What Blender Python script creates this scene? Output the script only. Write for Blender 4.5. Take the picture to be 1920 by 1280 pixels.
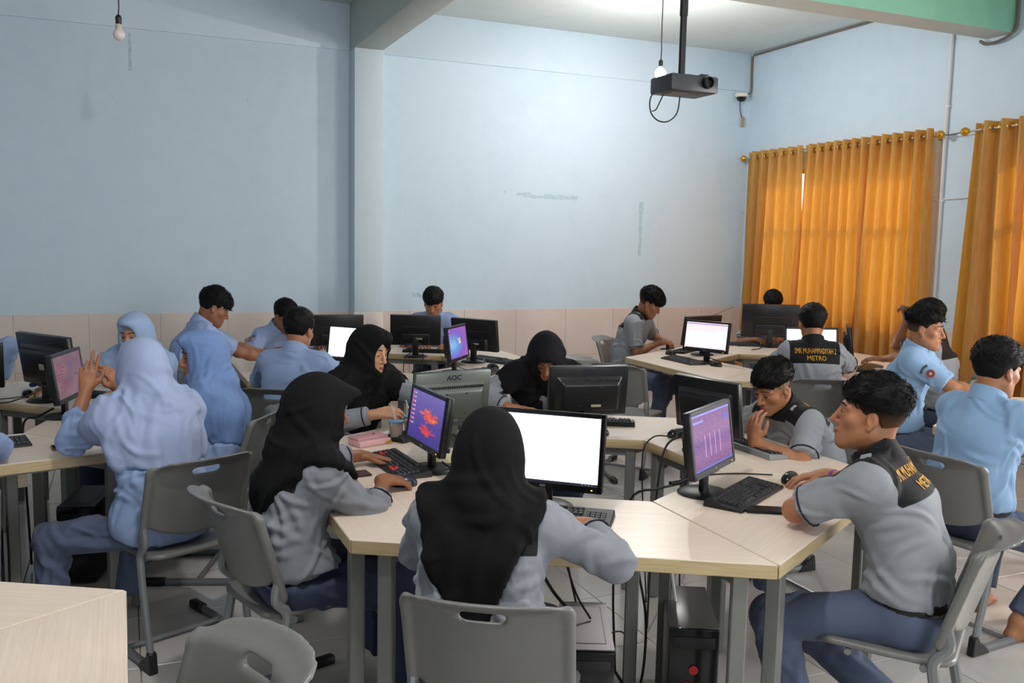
import bpy, bmesh, math, random
import numpy as np
from mathutils import Vector, Matrix
random.seed(7); RNG = np.random.default_rng(7)
for o in list(bpy.data.objects): bpy.data.objects.remove(o)
SC = bpy.context.scene
COL = SC.collection
PI = math.pi
# ------------------------------------------------------------------ camera
CAM_H = 1.67
YAW, PITCH, ROLL, FPX = 0.4087, -0.1094, 0.0203, 1692.6
def cam_axes():
    cy, sy, cp, sp = math.cos(YAW), math.sin(YAW), math.cos(PITCH), math.sin(PITCH)
    w = Vector((sy*cp, cy*cp, sp)); r = Vector((cy, -sy, 0)); u = r.cross(w)
    cr, sr = math.cos(ROLL), math.sin(ROLL)
    return r*cr+u*sr, -r*sr+u*cr, w
_r, _u, _w = cam_axes()
cd = bpy.data.cameras.new('camera'); cam = bpy.data.objects.new('camera', cd); COL.objects.link(cam)
cam.matrix_world = Matrix(((_r.x, _u.x, -_w.x, 0), (_r.y, _u.y, -_w.y, 0), (_r.z, _u.z, -_w.z, CAM_H), (0, 0, 0, 1)))
cd.sensor_width = 36.0; cd.lens = FPX/1920*36.0; cd.clip_start = 0.05; cd.clip_end = 200
SC.camera = cam
# ------------------------------------------------------------------ world, sun, lamps, exposure
SC.view_settings.view_transform = 'Standard'; SC.view_settings.look = 'None'
SC.view_settings.gamma = 1.0; SC.view_settings.use_curve_mapping = False
SC.view_settings.exposure = 0.22
SC.cycles.use_denoising = True
SC.cycles.max_bounces = 8; SC.cycles.diffuse_bounces = 5; SC.cycles.glossy_bounces = 3
SC.cycles.transmission_bounces = 4; SC.cycles.transparent_max_bounces = 8
SC.cycles.sample_clamp_indirect = 6.0
W = bpy.data.worlds.new('world'); SC.world = W; W.use_nodes = True
bg = W.node_tree.nodes['Background']
bg.inputs[0].default_value = (0.86, 0.93, 1.0, 1); bg.inputs[1].default_value = 1.9     # overcast tropical sky
def lamp(name, kind, loc, energy, color=(1, 1, 1), size=0.1, rot=None, size_y=None, spread=None):
    l = bpy.data.lights.new(name, kind); l.energy = energy; l.color = color
    if kind == 'AREA':
        l.size = size
        if size_y: l.shape = 'RECTANGLE'; l.size_y = size_y
        if spread: l.spread = spread
    elif kind == 'SUN': l.angle = size
    else: l.shadow_soft_size = size
    o = bpy.data.objects.new(name, l); COL.objects.link(o); o.location = loc
    if rot: o.rotation_euler = rot
    return o
sun = lamp('sun', 'SUN', (12, 2, 8), 2.2, (1.0, 0.86, 0.66), math.radians(1.0))
sun.rotation_euler = Vector((-0.80, 0.16, -0.50)).to_track_quat('-Z', 'Y').to_euler()
# daylight entering by the windows of the right wall (curtained ones in view, open ones beside the camera)
lamp('daylight_window', 'AREA', (6.50, 1.30, 1.75), 150, (1.0, 0.95, 0.91), 1.6, (0, math.radians(90), 0), 2.4)
# daylight from the door and windows of the wall behind the camera
lamp('daylight_rear', 'AREA', (2.4, -2.6, 2.1), 60, (1.0, 0.97, 0.93), 1.6, (math.radians(75), 0, 0), 2.6)
BULB = (4.28, 6.80, 3.13)
lamp('bulb_light', 'POINT', (BULB[0], BULB[1], BULB[2]-0.02), 225, (1.0, 0.955, 0.93), 0.05)
lamp('near_bulb_light', 'POINT', (.5, 1.9, 3.30), 85, (1.0, 0.94, 0.91), 0.05)
# ------------------------------------------------------------------ materials
MATS = {}
def hexc(h):
    h = h.lstrip('#'); c = [int(h[i:i+2], 16)/255 for i in (0, 2, 4)]
    return tuple((x/12.92 if x <= .04045 else ((x+.055)/1.055)**2.4) for x in c)+(1,)
class NT:
    def __init__(s, name):
        s.m = bpy.data.materials.new(name); s.m.use_nodes = True; s.t = s.m.node_tree
        s.b = s.t.nodes['Principled BSDF']; s.out = s.t.nodes['Material Output']
    def n(s, typ, **kw):
        nd = s.t.nodes.new(typ)
        for k, v in kw.items():
            if k.startswith('i_'):
                key = k[2:]; key = int(key) if key.isdigit() else key.replace('_', ' ')
                nd.inputs[key].default_value = v
            else: setattr(nd, k, v)
        return nd
    def l(s, a, b): s.t.links.new(a, b)
    def coords(s, kind='Object', scale=(1, 1, 1), rot=(0, 0, 0), loc=(0, 0, 0)):
        tc = s.n('ShaderNodeTexCoord'); mp = s.n('ShaderNodeMapping')
        mp.inputs['Scale'].default_value = scale; mp.inputs['Rotation'].default_value = rot; mp.inputs['Location'].default_value = loc
        s.l(tc.outputs[kind], mp.inputs[0]); return mp.outputs[0]
    def noise(s, vec, scale=5, detail=3, rough=.5):
        nd = s.n('ShaderNodeTexNoise'); nd.inputs['Scale'].default_value = scale
        nd.inputs['Detail'].default_value = detail; nd.inputs['Roughness'].default_value = rough
        if vec is not None: s.l(vec, nd.inputs['Vector'])
        return nd.outputs['Fac']
    def ramp(s, fac, stops):
        r = s.n('ShaderNodeValToRGB'); cr = r.color_ramp
        while len(cr.elements) < len(stops): cr.elements.new(.5)
        for e, (p, c) in zip(cr.elements, stops): e.position = p; e.color = c
        s.l(fac, r.inputs[0]); return r.outputs[0]
    def mix(s, fac, a, b, mode='MIX'):
        m = s.n('ShaderNodeMix', data_type='RGBA', blend_type=mode)
        if isinstance(fac, (int, float)): m.inputs[0].default_value = fac
        else: s.l(fac, m.inputs[0])
        for x, i in ((a, 6), (b, 7)):
            if isinstance(x, tuple): m.inputs[i].default_value = x
            else: s.l(x, m.inputs[i])
        return m.outputs[2]
    def bump(s, h, strength=.2, dist=.01):
        b = s.n('ShaderNodeBump'); b.inputs['Strength'].default_value = strength; b.inputs['Distance'].default_value = dist
        s.l(h, b.inputs['Height']); s.l(b.outputs[0], s.b.inputs['Normal'])
def mat(name, col, rough=.5, metal=0., var=.06, vscale=6., bump=0., bscale=80., spec=None, sheen=0., emit=None, estr=1., alpha=None, trans=None, sub=None):
    if name in MATS: return MATS[name]
    N = NT(name); c = hexc(col) if isinstance(col, str) else col
    if var or bump:
        v = N.coords('Object')
        if var:
            f = N.noise(v, vscale, 3)
            N.l(N.ramp(f, [(.3, tuple(x*(1-var) for x in c[:3])+(1,)), (.7, tuple(min(1, x*(1+var)) for x in c[:3])+(1,))]), N.b.inputs['Base Color'])
        else: N.b.inputs['Base Color'].default_value = c
        if bump: N.bump(N.noise(v, bscale, 4), bump, .004)
    else: N.b.inputs['Base Color'].default_value = c
    N.b.inputs['Roughness'].default_value = rough; N.b.inputs['Metallic'].default_value = metal
    if spec is not None: N.b.inputs['Specular IOR Level'].default_value = spec
    if sheen: N.b.inputs['Sheen Weight'].default_value = sheen
    if sub: N.b.inputs['Subsurface Weight'].default_value = sub; N.b.inputs['Subsurface Radius'].default_value = (.01, .004, .002)
    if emit: N.b.inputs['Emission Color'].default_value = hexc(emit); N.b.inputs['Emission Strength'].default_value = estr
    if trans: N.b.inputs['Transmission Weight'].default_value = trans; N.b.inputs['IOR'].default_value = 1.3
    MATS[name] = N.m; return N.m
# ------------------------------------------------------------------ objects
def link(o, parent=None):
    COL.objects.link(o)
    if parent is not None: o.parent = parent
    return o
def tag(o, label=None, cat=None, group=None, kind=None):
    if label: o['label'] = label
    if cat: o['category'] = cat
    if group: o['group'] = group
    if kind: o['kind'] = kind
    return o
def thing(name, label, cat, loc=(0, 0, 0), rz=0., group=None):
    o = bpy.data.objects.new(name, None); o.empty_display_size = .1; link(o)
    o.location = loc; o.rotation_euler = (0, 0, rz)
    return tag(o, label, cat, group)
def me_obj(name, me, parent=None): return link(bpy.data.objects.new(name, me), parent)
def mesh_np(name, V, F, mats, parent=None, smooth=True, fm=None):
    me = bpy.data.meshes.new(name)
    V = np.asarray(V, float)
    if isinstance(F, np.ndarray):
        nf, k = F.shape
        me.vertices.add(len(V)); me.vertices.foreach_set('co', V.ravel())
        me.loops.add(nf*k); me.loops.foreach_set('vertex_index', F.astype(np.int32).ravel())
        me.polygons.add(nf); me.polygons.foreach_set('loop_start', np.arange(0, nf*k, k, dtype=np.int32))
        me.polygons.foreach_set('loop_total', np.full(nf, k, dtype=np.int32))
        me.update(calc_edges=True); me.validate()
    else: me.from_pydata([tuple(v) for v in V], [], F)
    for m in (mats if isinstance(mats, (list, tuple)) else [mats]): me.materials.append(m)
    if fm is not None: me.polygons.foreach_set('material_index', np.asarray(fm, dtype=np.int32))
    if smooth: me.polygons.foreach_set('use_smooth', np.ones(len(me.polygons), dtype=bool))
    me.update()
    return me_obj(name, me, parent)
def basis(d):
    d = np.asarray(d, float); d = d/np.linalg.norm(d)
    a = np.array([0, 0, 1.]) if abs(d[2]) < .9 else np.array([1., 0, 0])
    s = np.cross(a, d); s /= np.linalg.norm(s); return s, np.cross(d, s), d
class MB:
    """collects shapes into one mesh"""
    def __init__(s): s.v = []; s.f = []; s.m = []; s.cur = 0
    def add(s, vs, fs):
        b = len(s.v); s.v += [tuple(map(float, p)) for p in vs]; s.f += [tuple(i+b for i in f) for f in fs]; s.m += [s.cur]*len(fs); return s
    def box(s, c, sz, rz=0., M=None):
        x, y, z = [q/2 for q in sz]; P = [(-x,-y,-z),(x,-y,-z),(x,y,-z),(-x,y,-z),(-x,-y,z),(x,-y,z),(x,y,z),(-x,y,z)]
        if M is not None: P = [M @ Vector(p) for p in P]
        cr, sr = math.cos(rz), math.sin(rz)
        P = [(p[0]*cr-p[1]*sr+c[0], p[0]*sr+p[1]*cr+c[1], p[2]+c[2]) for p in P]
        return s.add(P, [(3,2,1,0),(4,5,6,7),(0,1,5,4),(1,2,6,5),(2,3,7,6),(3,0,4,7)])
    def prism(s, poly, z0, z1):
        n = len(poly); P = [(x, y, z0) for x, y in poly]+[(x, y, z1) for x, y in poly]
        return s.add(P, [tuple(range(n-1, -1, -1)), tuple(range(n, 2*n))]+[(i, (i+1) % n, n+(i+1) % n, n+i) for i in range(n)])
    def tube(s, pts, r, n=8, cap=True, sq=None):
        pts = [np.asarray(p, float) for p in pts]; rings = []; prev = None
        rr = r if isinstance(r, (list, tuple)) else [r]*len(pts)
        for i, p in enumerate(pts):
            d = (pts[min(i+1, len(pts)-1)]-pts[max(i-1, 0)])
            if prev is None: a, b, d = basis(d)
            else:
                d = d/np.linalg.norm(d); a = prev-d*np.dot(prev, d); a /= np.linalg.norm(a); b = np.cross(d, a)
            prev = a
            ring = []
            for k in range(n):
                t = 2*PI*k/n
                ca, sa = math.cos(t), math.sin(t)
                if sq: ca *= sq[0]; sa *= sq[1]
                ring.append(p+rr[i]*(a*ca+b*sa))
            rings.append(ring)
        V = [q for R in rings for q in R]; F = []
        for i in range(len(rings)-1):
            for k in range(n): F.append((i*n+k, i*n+(k+1) % n, (i+1)*n+(k+1) % n, (i+1)*n+k))
        if cap: F += [tuple(range(n-1, -1, -1)), tuple((len(rings)-1)*n+k for k in range(n))]
        return s.add(V, F)
    def lathe(s, prof, c=(0, 0, 0), n=20, ax=None):
        V = []; F = []
        for r, z in prof:
            for k in range(n): t = 2*PI*k/n; V.append((r*math.cos(t), r*math.sin(t), z))
        m = len(prof)
        for i in range(m-1):
            for k in range(n): F.append((i*n+k, i*n+(k+1) % n, (i+1)*n+(k+1) % n, (i+1)*n+k))
        F.append(tuple(range(n-1, -1, -1))); F.append(tuple((m-1)*n+k for k in range(n)))
        if ax is not None:
            a, b, d = basis(ax); V = [a*v[0]+b*v[1]+d*v[2] for v in V]
        return s.add([(v[0]+c[0], v[1]+c[1], v[2]+c[2]) for v in V], F)
    def build(s, name, mats, parent=None, smooth=False, bevel=0., seg=2, auto=None):
        me = bpy.data.meshes.new(name); me.from_pydata(s.v, [], s.f)
        for m in (mats if isinstance(mats, (list, tuple)) else [mats]): me.materials.append(m)
        if any(s.m): me.polygons.foreach_set('material_index', s.m)
        bm = bmesh.new(); bm.from_mesh(me); bmesh.ops.recalc_face_normals(bm, faces=bm.faces)
        if bevel:
            es = [e for e in bm.edges if len(e.link_faces) == 2 and e.calc_face_angle(0) > .5]
            bmesh.ops.bevel(bm, geom=es, offset=bevel, segments=seg, affect='EDGES', profile=.5, clamp_overlap=True)
        if smooth or bevel:
            for f in bm.faces: f.smooth = True
            for e in bm.edges:
                if len(e.link_faces) == 2 and e.calc_face_angle(0) > (auto or .6): e.smooth = False
        bm.to_mesh(me); bm.free()
        return me_obj(name, me, parent)
def smoothpath(pts, n=6):
    """Catmull-Rom through points"""
    P = [np.asarray(p, float) for p in pts]; P = [2*P[0]-P[1]]+P+[2*P[-1]-P[-2]]; out = []
    for i in range(1, len(P)-2):
        for k in range(n):
            t = k/n; a, b, c, d = P[i-1], P[i], P[i+1], P[i+2]
            out.append(.5*((2*b)+(c-a)*t+(2*a-5*b+4*c-d)*t*t+(3*b-a-3*c+d)*t**3))
    out.append(P[-2]); return out
def dup(root, loc=None, rz=None, label=None, group=None):
    r = root.copy(); COL.objects.link(r)
    if loc is not None: r.location = loc
    if rz is not None: r.rotation_euler = (0, 0, rz)
    if label: r['label'] = label
    if group: r['group'] = group
    for ch in list(root.children):
        c = ch.copy(); COL.objects.link(c); c.parent = r
        for g in list(ch.children):
            d = g.copy(); COL.objects.link(d); d.parent = c
    return r
def text_mesh(name, body, size, m, parent=None, depth=.0008, bold=False, sx=1.0):
    cu = bpy.data.curves.new(name+'_c', 'FONT'); cu.body = body; cu.size = size; cu.align_x = 'CENTER'; cu.align_y = 'CENTER'
    cu.extrude = depth; cu.resolution_u = 2
    if bold: cu.offset = size*.018
    o = bpy.data.objects.new(name+'_t', cu); COL.objects.link(o)
    dg = bpy.context.evaluated_depsgraph_get(); me = bpy.data.meshes.new_from_object(o.evaluated_get(dg))
    bpy.data.objects.remove(o); bpy.data.curves.remove(cu)
    me.name = name; me.materials.clear(); me.materials.append(m)
    if sx != 1.0: me.transform(Matrix.Diagonal((sx, 1, 1, 1)))
    return me_obj(name, me, parent)
# ------------------------------------------------------------------ signed-distance modelling (blended round cones and ellipsoids, meshed by surface nets)
class SDF:
    def __init__(s): s.ops = []
    def cone(s, a, b, ra, rb, k=.0, sub=False, clip=None, cutn=None):
        s.ops.append(('c', np.asarray(a, float), np.asarray(b, float), ra, rb, k, sub, clip)); return s
    def ell(s, c, r, k=.0, sub=False, R=None, clip=None):
        s.ops.append(('e', np.asarray(c, float), np.asarray(r, float), R, None, k, sub, clip)); return s
    def fn(s, f, lo, hi, k=0., sub=False):
        s.ops.append(('f', f, (np.asarray(lo, float), np.asarray(hi, float)), None, None, k, sub, None)); return s
    def _bb(s, o):
        if o[0] == 'c':
            r = max(o[3], o[4]); return np.minimum(o[1], o[2])-r, np.maximum(o[1], o[2])+r
        if o[0] == 'e':
            r = o[2]
            if o[3] is not None: r = np.abs(o[3]) @ r
            return o[1]-r, o[1]+r
        return o[2]
    @staticmethod
    def _eval(o, X, Y, Z):
        if o[0] == 'c':
            a, b, ra, rb = o[1], o[2], o[3], o[4]; d = b-a; L2 = max(d @ d, 1e-12)
            t = np.clip(((X-a[0])*d[0]+(Y-a[1])*d[1]+(Z-a[2])*d[2])/L2, 0, 1)
            D = np.sqrt((X-a[0]-t*d[0])**2+(Y-a[1]-t*d[1])**2+(Z-a[2]-t*d[2])**2)-(ra+(rb-ra)*t)
        elif o[0] == 'e':
            c, r, R = o[1], o[2], o[3]; x, y, z = X-c[0], Y-c[1], Z-c[2]
            if R is not None: x, y, z = [x*R[0, i]+y*R[1, i]+z*R[2, i] for i in range(3)]
            k0 = np.sqrt((x/r[0])**2+(y/r[1])**2+(z/r[2])**2); k1 = np.sqrt((x/r[0]**2)**2+(y/r[1]**2)**2+(z/r[2]**2)**2)
            D = k0*(k0-1)/np.maximum(k1, 1e-9)
        else: D = o[1](X, Y, Z)
        cl = o[7]
        if cl is not None:
            for p, n in cl: D = np.maximum(D, (X-p[0])*n[0]+(Y-p[1])*n[1]+(Z-p[2])*n[2])
        return D.astype(np.float32)
    def grid(s, h):
        add = [o for o in s.ops if not o[6]]
        B = [s._bb(o) for o in add]; lo = np.min([b[0] for b in B], 0)-3*h; hi = np.max([b[1] for b in B], 0)+3*h
        n = np.ceil((hi-lo)/h).astype(int)+1
        A = np.full(n, 1., np.float32)
        ax = [lo[i]+h*np.arange(n[i]) for i in range(3)]
        for o in s.ops:
            b0, b1 = s._bb(o); m = 2.2*h+o[5]
            i0 = np.clip(np.floor((b0-m-lo)/h).astype(int), 0, n); i1 = np.clip(np.ceil((b1+m-lo)/h).astype(int)+1, 0, n)
            if np.any(i1 <= i0): continue
            sl = tuple(slice(i0[q], i1[q]) for q in range(3))
            X = ax[0][sl[0]][:, None, None]; Y = ax[1][sl[1]][None, :, None]; Z = ax[2][sl[2]][None, None, :]
            D = s._eval(o, X, Y, Z); D = np.broadcast_to(D, A[sl].shape); cur = A[sl]; k = o[5]
            if o[6]:
                D = -D
                if k > 0: q = np.maximum(k-np.abs(cur-D), 0)/k; A[sl] = np.maximum(cur, D)+q*q*k*.25
                else: A[sl] = np.maximum(cur, D)
            else:
                if k > 0: q = np.maximum(k-np.abs(cur-D), 0)/k; A[sl] = np.minimum(cur, D)-q*q*k*.25
                else: A[sl] = np.minimum(cur, D)
        return A, lo
    def mesh(s, h, crop=None):
        A, lo = s.grid(h)
        I = A < 0; n = A.shape
        c = [I[i:n[0]-1+i, j:n[1]-1+j, k:n[2]-1+k] for i in (0, 1) for j in (0, 1) for k in (0, 1)]
        any_ = np.logical_or.reduce(c); all_ = np.logical_and.reduce(c); act = any_ & ~all_
        ids = np.full(act.shape, -1, np.int32); idx = np.argwhere(act); ids[act] = np.arange(len(idx))
        vals = np.stack([A[idx[:, 0]+i, idx[:, 1]+j, idx[:, 2]+k] for i in (0, 1) for j in (0, 1) for k in (0, 1)], 1)
        corner = np.array([(i, j, k) for i in (0, 1) for j in (0, 1) for k in (0, 1)], float)
        P = np.zeros((len(idx), 3)); cnt = np.zeros(len(idx))
        for a in range(8):
            for b in range(a+1, 8):
                if np.abs(corner[a]-corner[b]).sum() != 1: continue
                va, vb = vals[:, a], vals[:, b]; m = (va < 0) != (vb < 0)
                t = np.where(m, va/np.where(m, va-vb, 1), 0)
                P += np.where(m[:, None], corner[a]+t[:, None]*(corner[b]-corner[a]), 0); cnt += m
        P = lo+h*(idx+P/np.maximum(cnt, 1)[:, None])
        F = []
        for axis in range(3):
            o1, o2 = [(1, 2), (2, 0), (0, 1)][axis]
            sa = [slice(None)]*3; sb = [slice(None)]*3; sa[axis] = slice(0, -1); sb[axis] = slice(1, None)
            a, b = I[tuple(sa)], I[tuple(sb)]
            e = np.argwhere(a != b); ok = (e[:, o1] > 0) & (e[:, o2] > 0) & (e[:, o1] < n[o1]-1) & (e[:, o2] < n[o2]-1); e = e[ok]
            flip = a[e[:, 0], e[:, 1], e[:, 2]]
            q = []
            for d1, d2 in ((-1, -1), (0, -1), (0, 0), (-1, 0)):
                t = e.copy(); t[:, o1] += d1; t[:, o2] += d2; q.append(ids[t[:, 0], t[:, 1], t[:, 2]])
            q = np.stack(q, 1); q[~flip] = q[~flip][:, ::-1]; F.append(q)
        F = np.concatenate(F); F = F[(F >= 0).all(1)]
        return P, F
def vnormals(V, F):
    n = np.cross(V[F[:, 2]]-V[F[:, 0]], V[F[:, 3]]-V[F[:, 1]]); N = np.zeros_like(V)
    for i in range(4): np.add.at(N, F[:, i], n)
    return N/np.maximum(np.linalg.norm(N, axis=1), 1e-12)[:, None]
def relax(V, F, it=1, w=.5):
    e = np.concatenate([F[:, [0, 1]], F[:, [1, 2]], F[:, [2, 3]], F[:, [3, 0]]])
    for _ in range(it):
        S = np.zeros_like(V); c = np.zeros(len(V)); np.add.at(S, e[:, 0], V[e[:, 1]]); np.add.at(c, e[:, 0], 1); np.add.at(S, e[:, 1], V[e[:, 0]]); np.add.at(c, e[:, 1], 1)
        V = V*(1-w)+w*S/np.maximum(c, 1)[:, None]
    return V
# ------------------------------------------------------------------ shared materials
RX0, RX1, RY0, RY1, CZ = -5.0, 6.54, -2.8, 8.5, 3.815
BZ = 3.396                                   # underside of the beams
DADO = 0.99
def paint_mat(name, col, dirt='#7F9AA3', amt=.22, rough=.62):
    N = NT(name); v = N.coords('Object', (1, 1, .35)); c = hexc(col)
    a = N.noise(v, 1.3, 5, .6); v2 = N.coords('Object'); b = N.noise(v2, 7, 5, .65)
    f = N.n('ShaderNodeMath', operation='MULTIPLY'); N.l(a, f.inputs[0]); N.l(b, f.inputs[1])
    g = N.n('ShaderNodeMapRange'); g.inputs[1].default_value = .2; g.inputs[2].default_value = .42; g.inputs[4].default_value = amt; N.l(f.outputs[0], g.inputs[0])
    N.l(N.mix(g.outputs[0], c, hexc(dirt)), N.b.inputs['Base Color']); N.b.inputs['Roughness'].default_value = rough
    N.bump(N.noise(v2, 35, 4), .12, .004); return N.m
M_WALL = paint_mat('wall_paint_blue', '#CADCE9', '#B5CAD9', .30)
M_PILLAR = paint_mat('pillar_paint_blue', '#CBD9E1', '#B3C6CF', .3)
M_CEIL = paint_mat('ceiling_paint', '#CDD6D4', '#B4C0BD', .3, .7)
M_GREEN = paint_mat('beam_paint_green', '#8FC9AE', '#78B097', .4)
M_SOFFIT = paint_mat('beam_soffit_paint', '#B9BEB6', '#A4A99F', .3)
M_SCUFF = mat('scuff_paint', '#B2CAD4', .7, var=.15, vscale=30)
M_GROUT = mat('grout', '#8E8378', .9, var=.1)
def tile_mat(name, col, var, rough, bump=.0):
    N = NT(name); v = N.coords('Object'); oi = N.n('ShaderNodeObjectInfo'); c = hexc(col)
    f = N.noise(v, 4, 4); d = tuple(x*(1-var) for x in c[:3])+(1,)
    base = N.ramp(f, [(.35, d), (.65, c)])
    r = N.n('ShaderNodeMapRange'); r.inputs[3].default_value = 1-var*.7; r.inputs[4].default_value = 1.0; N.l(oi.outputs['Random'], r.inputs[0])
    hs = N.n('ShaderNodeHueSaturation'); N.l(base, hs.inputs['Color']); N.l(r.outputs[0], hs.inputs['Value'])
    N.l(hs.outputs[0], N.b.inputs['Base Color']); N.b.inputs['Roughness'].default_value = rough
    return N.m
M_DADO = tile_mat('dado_tile_glaze', '#E3D3CB', .05, .28)
M_FLOOR = tile_mat('floor_tile_glaze', '#D2CCC8', .08, .16)
M_WHITE = mat('white_pvc', '#DADADA', .45, var=.03)
M_BLACK = mat('black_plastic', '#17171A', .42, var=.12, vscale=12, bump=.05, bscale=400)
M_BLACKG = mat('glossy_black_plastic', '#0E0E10', .18, var=.05)
M_CABLE = mat('cable_rubber', '#141416', .55, var=.05)
M_GCABLE = mat('grey_cable_rubber', '#6E675C', .6, var=.1)
M_CHROME = mat('chrome', '#C9C9CC', .18, 1., var=.02)
# ------------------------------------------------------------------ setting
mb = MB().box(((RX0+RX1)/2, (RY0+RY1)/2, -.06), (RX1-RX0+.3, RY1-RY0+.3, .106))
floor = tag(mb.build('floor', M_GROUT), kind='structure')
def tile_mesh(name, sx, sy, sz, bev, m):
    o = MB().box((0, 0, 0), (sx, sy, sz)).build(name, m, bevel=bev, seg=1); me = o.data; bpy.data.objects.remove(o); return me
ftile = tile_mesh('floor_tile', .496, .496, .012, .002, M_FLOOR)
for i in range(-6, 14):
    for j in range(-5, 11):
        x, y = .03+.5*i+.25, 3.63+.5*j+.25
        if x > RX1-.1 or y > RY1-.1 or len([1 for _ in floor.children]) >= 298: continue
        o = me_obj('tile', ftile, floor); o.location = (x, y, -.006+random.uniform(-.0003, .0003))
mb = MB().box(((RX0+RX1)/2, (RY0+RY1)/2, CZ+.06), (RX1-RX0+.3, RY1-RY0+.3, .12)); tag(mb.build('ceiling', M_CEIL), kind='structure')
wall_back = tag(MB().box(((RX0+RX1)/2, RY1+.08, CZ/2), (RX1-RX0+.3, .16, CZ)).build('wall_back', M_WALL), kind='structure')
tag(MB().box((RX0-.08, (RY0+RY1)/2, CZ/2), (.16, RY1-RY0, CZ)).build('wall_left', M_WALL), kind='structure')
mb = MB()
for x0, x1, z0, z1 in ((RX0, 1.0, 0, CZ), (4.0, RX1, 0, CZ), (1.0, 4.0, 3.0, CZ), (1.0, 4.0, 0, .95)): mb.box(((x0+x1)/2, RY0-.08, (z0+z1)/2), (x1-x0, .16, z1-z0))
tag(mb.build('wall_front', M_WALL), kind='structure')
WIN = [(5.97, 8.08, 1.0, 2.50), (2.85, 5.15, 1.0, 2.50), (.15, 2.35, 1.0, 2.50)]
mb = MB(); ys = [RY0, .15, 2.35, 2.85, 5.15, 5.97, 8.08, RY1]
for a, b in zip(ys[:-1], ys[1:]):
    if any(abs(a-w[0]) < .01 for w in WIN):
        mb.box((RX1+.08, (a+b)/2, .5), (.16, b-a, 1.0)); mb.box((RX1+.08, (a+b)/2, (2.5+CZ)/2), (.16, b-a, CZ-2.5))
    else: mb.box((RX1+.08, (a+b)/2, CZ/2), (.16, b-a, CZ))
wall_right = tag(mb.build('wall_right', M_WALL), kind='structure')
# glazed wainscot tiles
dt = tile_mesh('dado_tile', .567, .008, .492, .0015, M_DADO)
n = 0
for i in range(-3, 13):
    for j in (0, 1):
        x = -.84+.57*i+.285
        w = min(.57, RX1-(x-.285))
        if w < .05 or 1.95 < x < 2.2: pass
        o = me_obj('tile', dt, wall_back); o.location = (min(x, RX1-.01-.285*min(1, w/.57)) if w < .57 else x, RY1-.002, .247+.495*j)
        if w < .57: o.scale = (w/.57, 1, 1); o.location.x = x-.285+w/2
dt2 = tile_mesh('dado_tile_r', .008, .567, .492, .0015, M_DADO)
for i in range(7):
    for j in (0, 1):
        o = me_obj('tile', dt2, wall_right); o.location = (RX1-.002, RY1-.012-.57*i-.285, .247+.495*j)
# paint marks that belong to the wall
for nm, x0, x1, z0, z1, in (('a', 3.70, 4.40, 2.125, 2.175), ('b', 5.145, 5.195, 1.55, 2.13), ('c', 5.25, 5.30, 1.02, 1.20), ('d', 2.60, 2.78, 1.125, 1.165), ('e', 3.56, 3.585, 2.16, 2.185), ('f', .095, .125, 3.05, 3.36), ('g', -.05, -.03, 2.835, 2.85), ('h', 1.055, 1.07, 2.88, 2.892)):
    mb = MB(); 
    nn = 9
    for k in range(nn):
        if x1-x0 > z1-z0:
            a = x0+(x1-x0)*k/nn; b = a+(x1-x0)/nn*random.uniform(.85, 1.02); dz = random.uniform(-.01, .008)
            mb.box(((a+b)/2, RY1-.0015, (z0+z1)/2+dz-.02*k/nn), (b-a, .002, (z1-z0)*random.uniform(.4, 1)))
        else:
            a = z0+(z1-z0)*k/nn; b = a+(z1-z0)/nn*random.uniform(.95, 1.02)
            mb.box(((x0+x1)/2, RY1-.0015, (a+b)/2), ((x1-x0)*random.uniform(.6, 1), .002, b-a))
    mb.build('paint_scuff', M_SCUFF, wall_back)
# pillar and beams
PX0, PX1, PY = 1.985, 2.255, 8.30
tag(MB().box(((PX0+PX1)/2, (PY+RY1)/2, BZ/2), (PX1-PX0, RY1-PY, BZ)).build('trim_1', M_PILLAR, bevel=.006), kind='structure')
pt = tag(MB().box(((PX0+PX1)/2, (PY+RY1)/2-.004, DADO/2), (PX1-PX0+.012, RY1-PY+.006, DADO)).build('trim_2', M_DADO, bevel=.003), kind='structure')
mb = MB(); mb.cur = 0; mb.box(((PX0+PX1)/2, (RY0+RY1)/2, (BZ+CZ)/2), (PX1-PX0, RY1-RY0, CZ-BZ)); tag(mb.build('trim_3', M_SOFFIT, bevel=.006), kind='structure')
mb = MB(); BY0, BY1 = 5.20, 5.46
mb.box(((PX1+RX1)/2, (BY0+BY1)/2, (BZ+CZ)/2), (RX1-PX1-.002, BY1-BY0, CZ-BZ))
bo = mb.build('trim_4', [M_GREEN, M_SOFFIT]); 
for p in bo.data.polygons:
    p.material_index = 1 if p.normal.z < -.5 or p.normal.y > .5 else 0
tag(bo, kind='structure')
for x0, x1, nm in ((RX0, PX0, 'trim_5'), (PX1, RX1, 'trim_6')):
    tag(MB().box(((x0+x1)/2, RY1-.006, (BZ+CZ)/2), (x1-x0, .022, CZ-BZ)).build(nm, M_WALL, bevel=.004), kind='structure')
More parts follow.
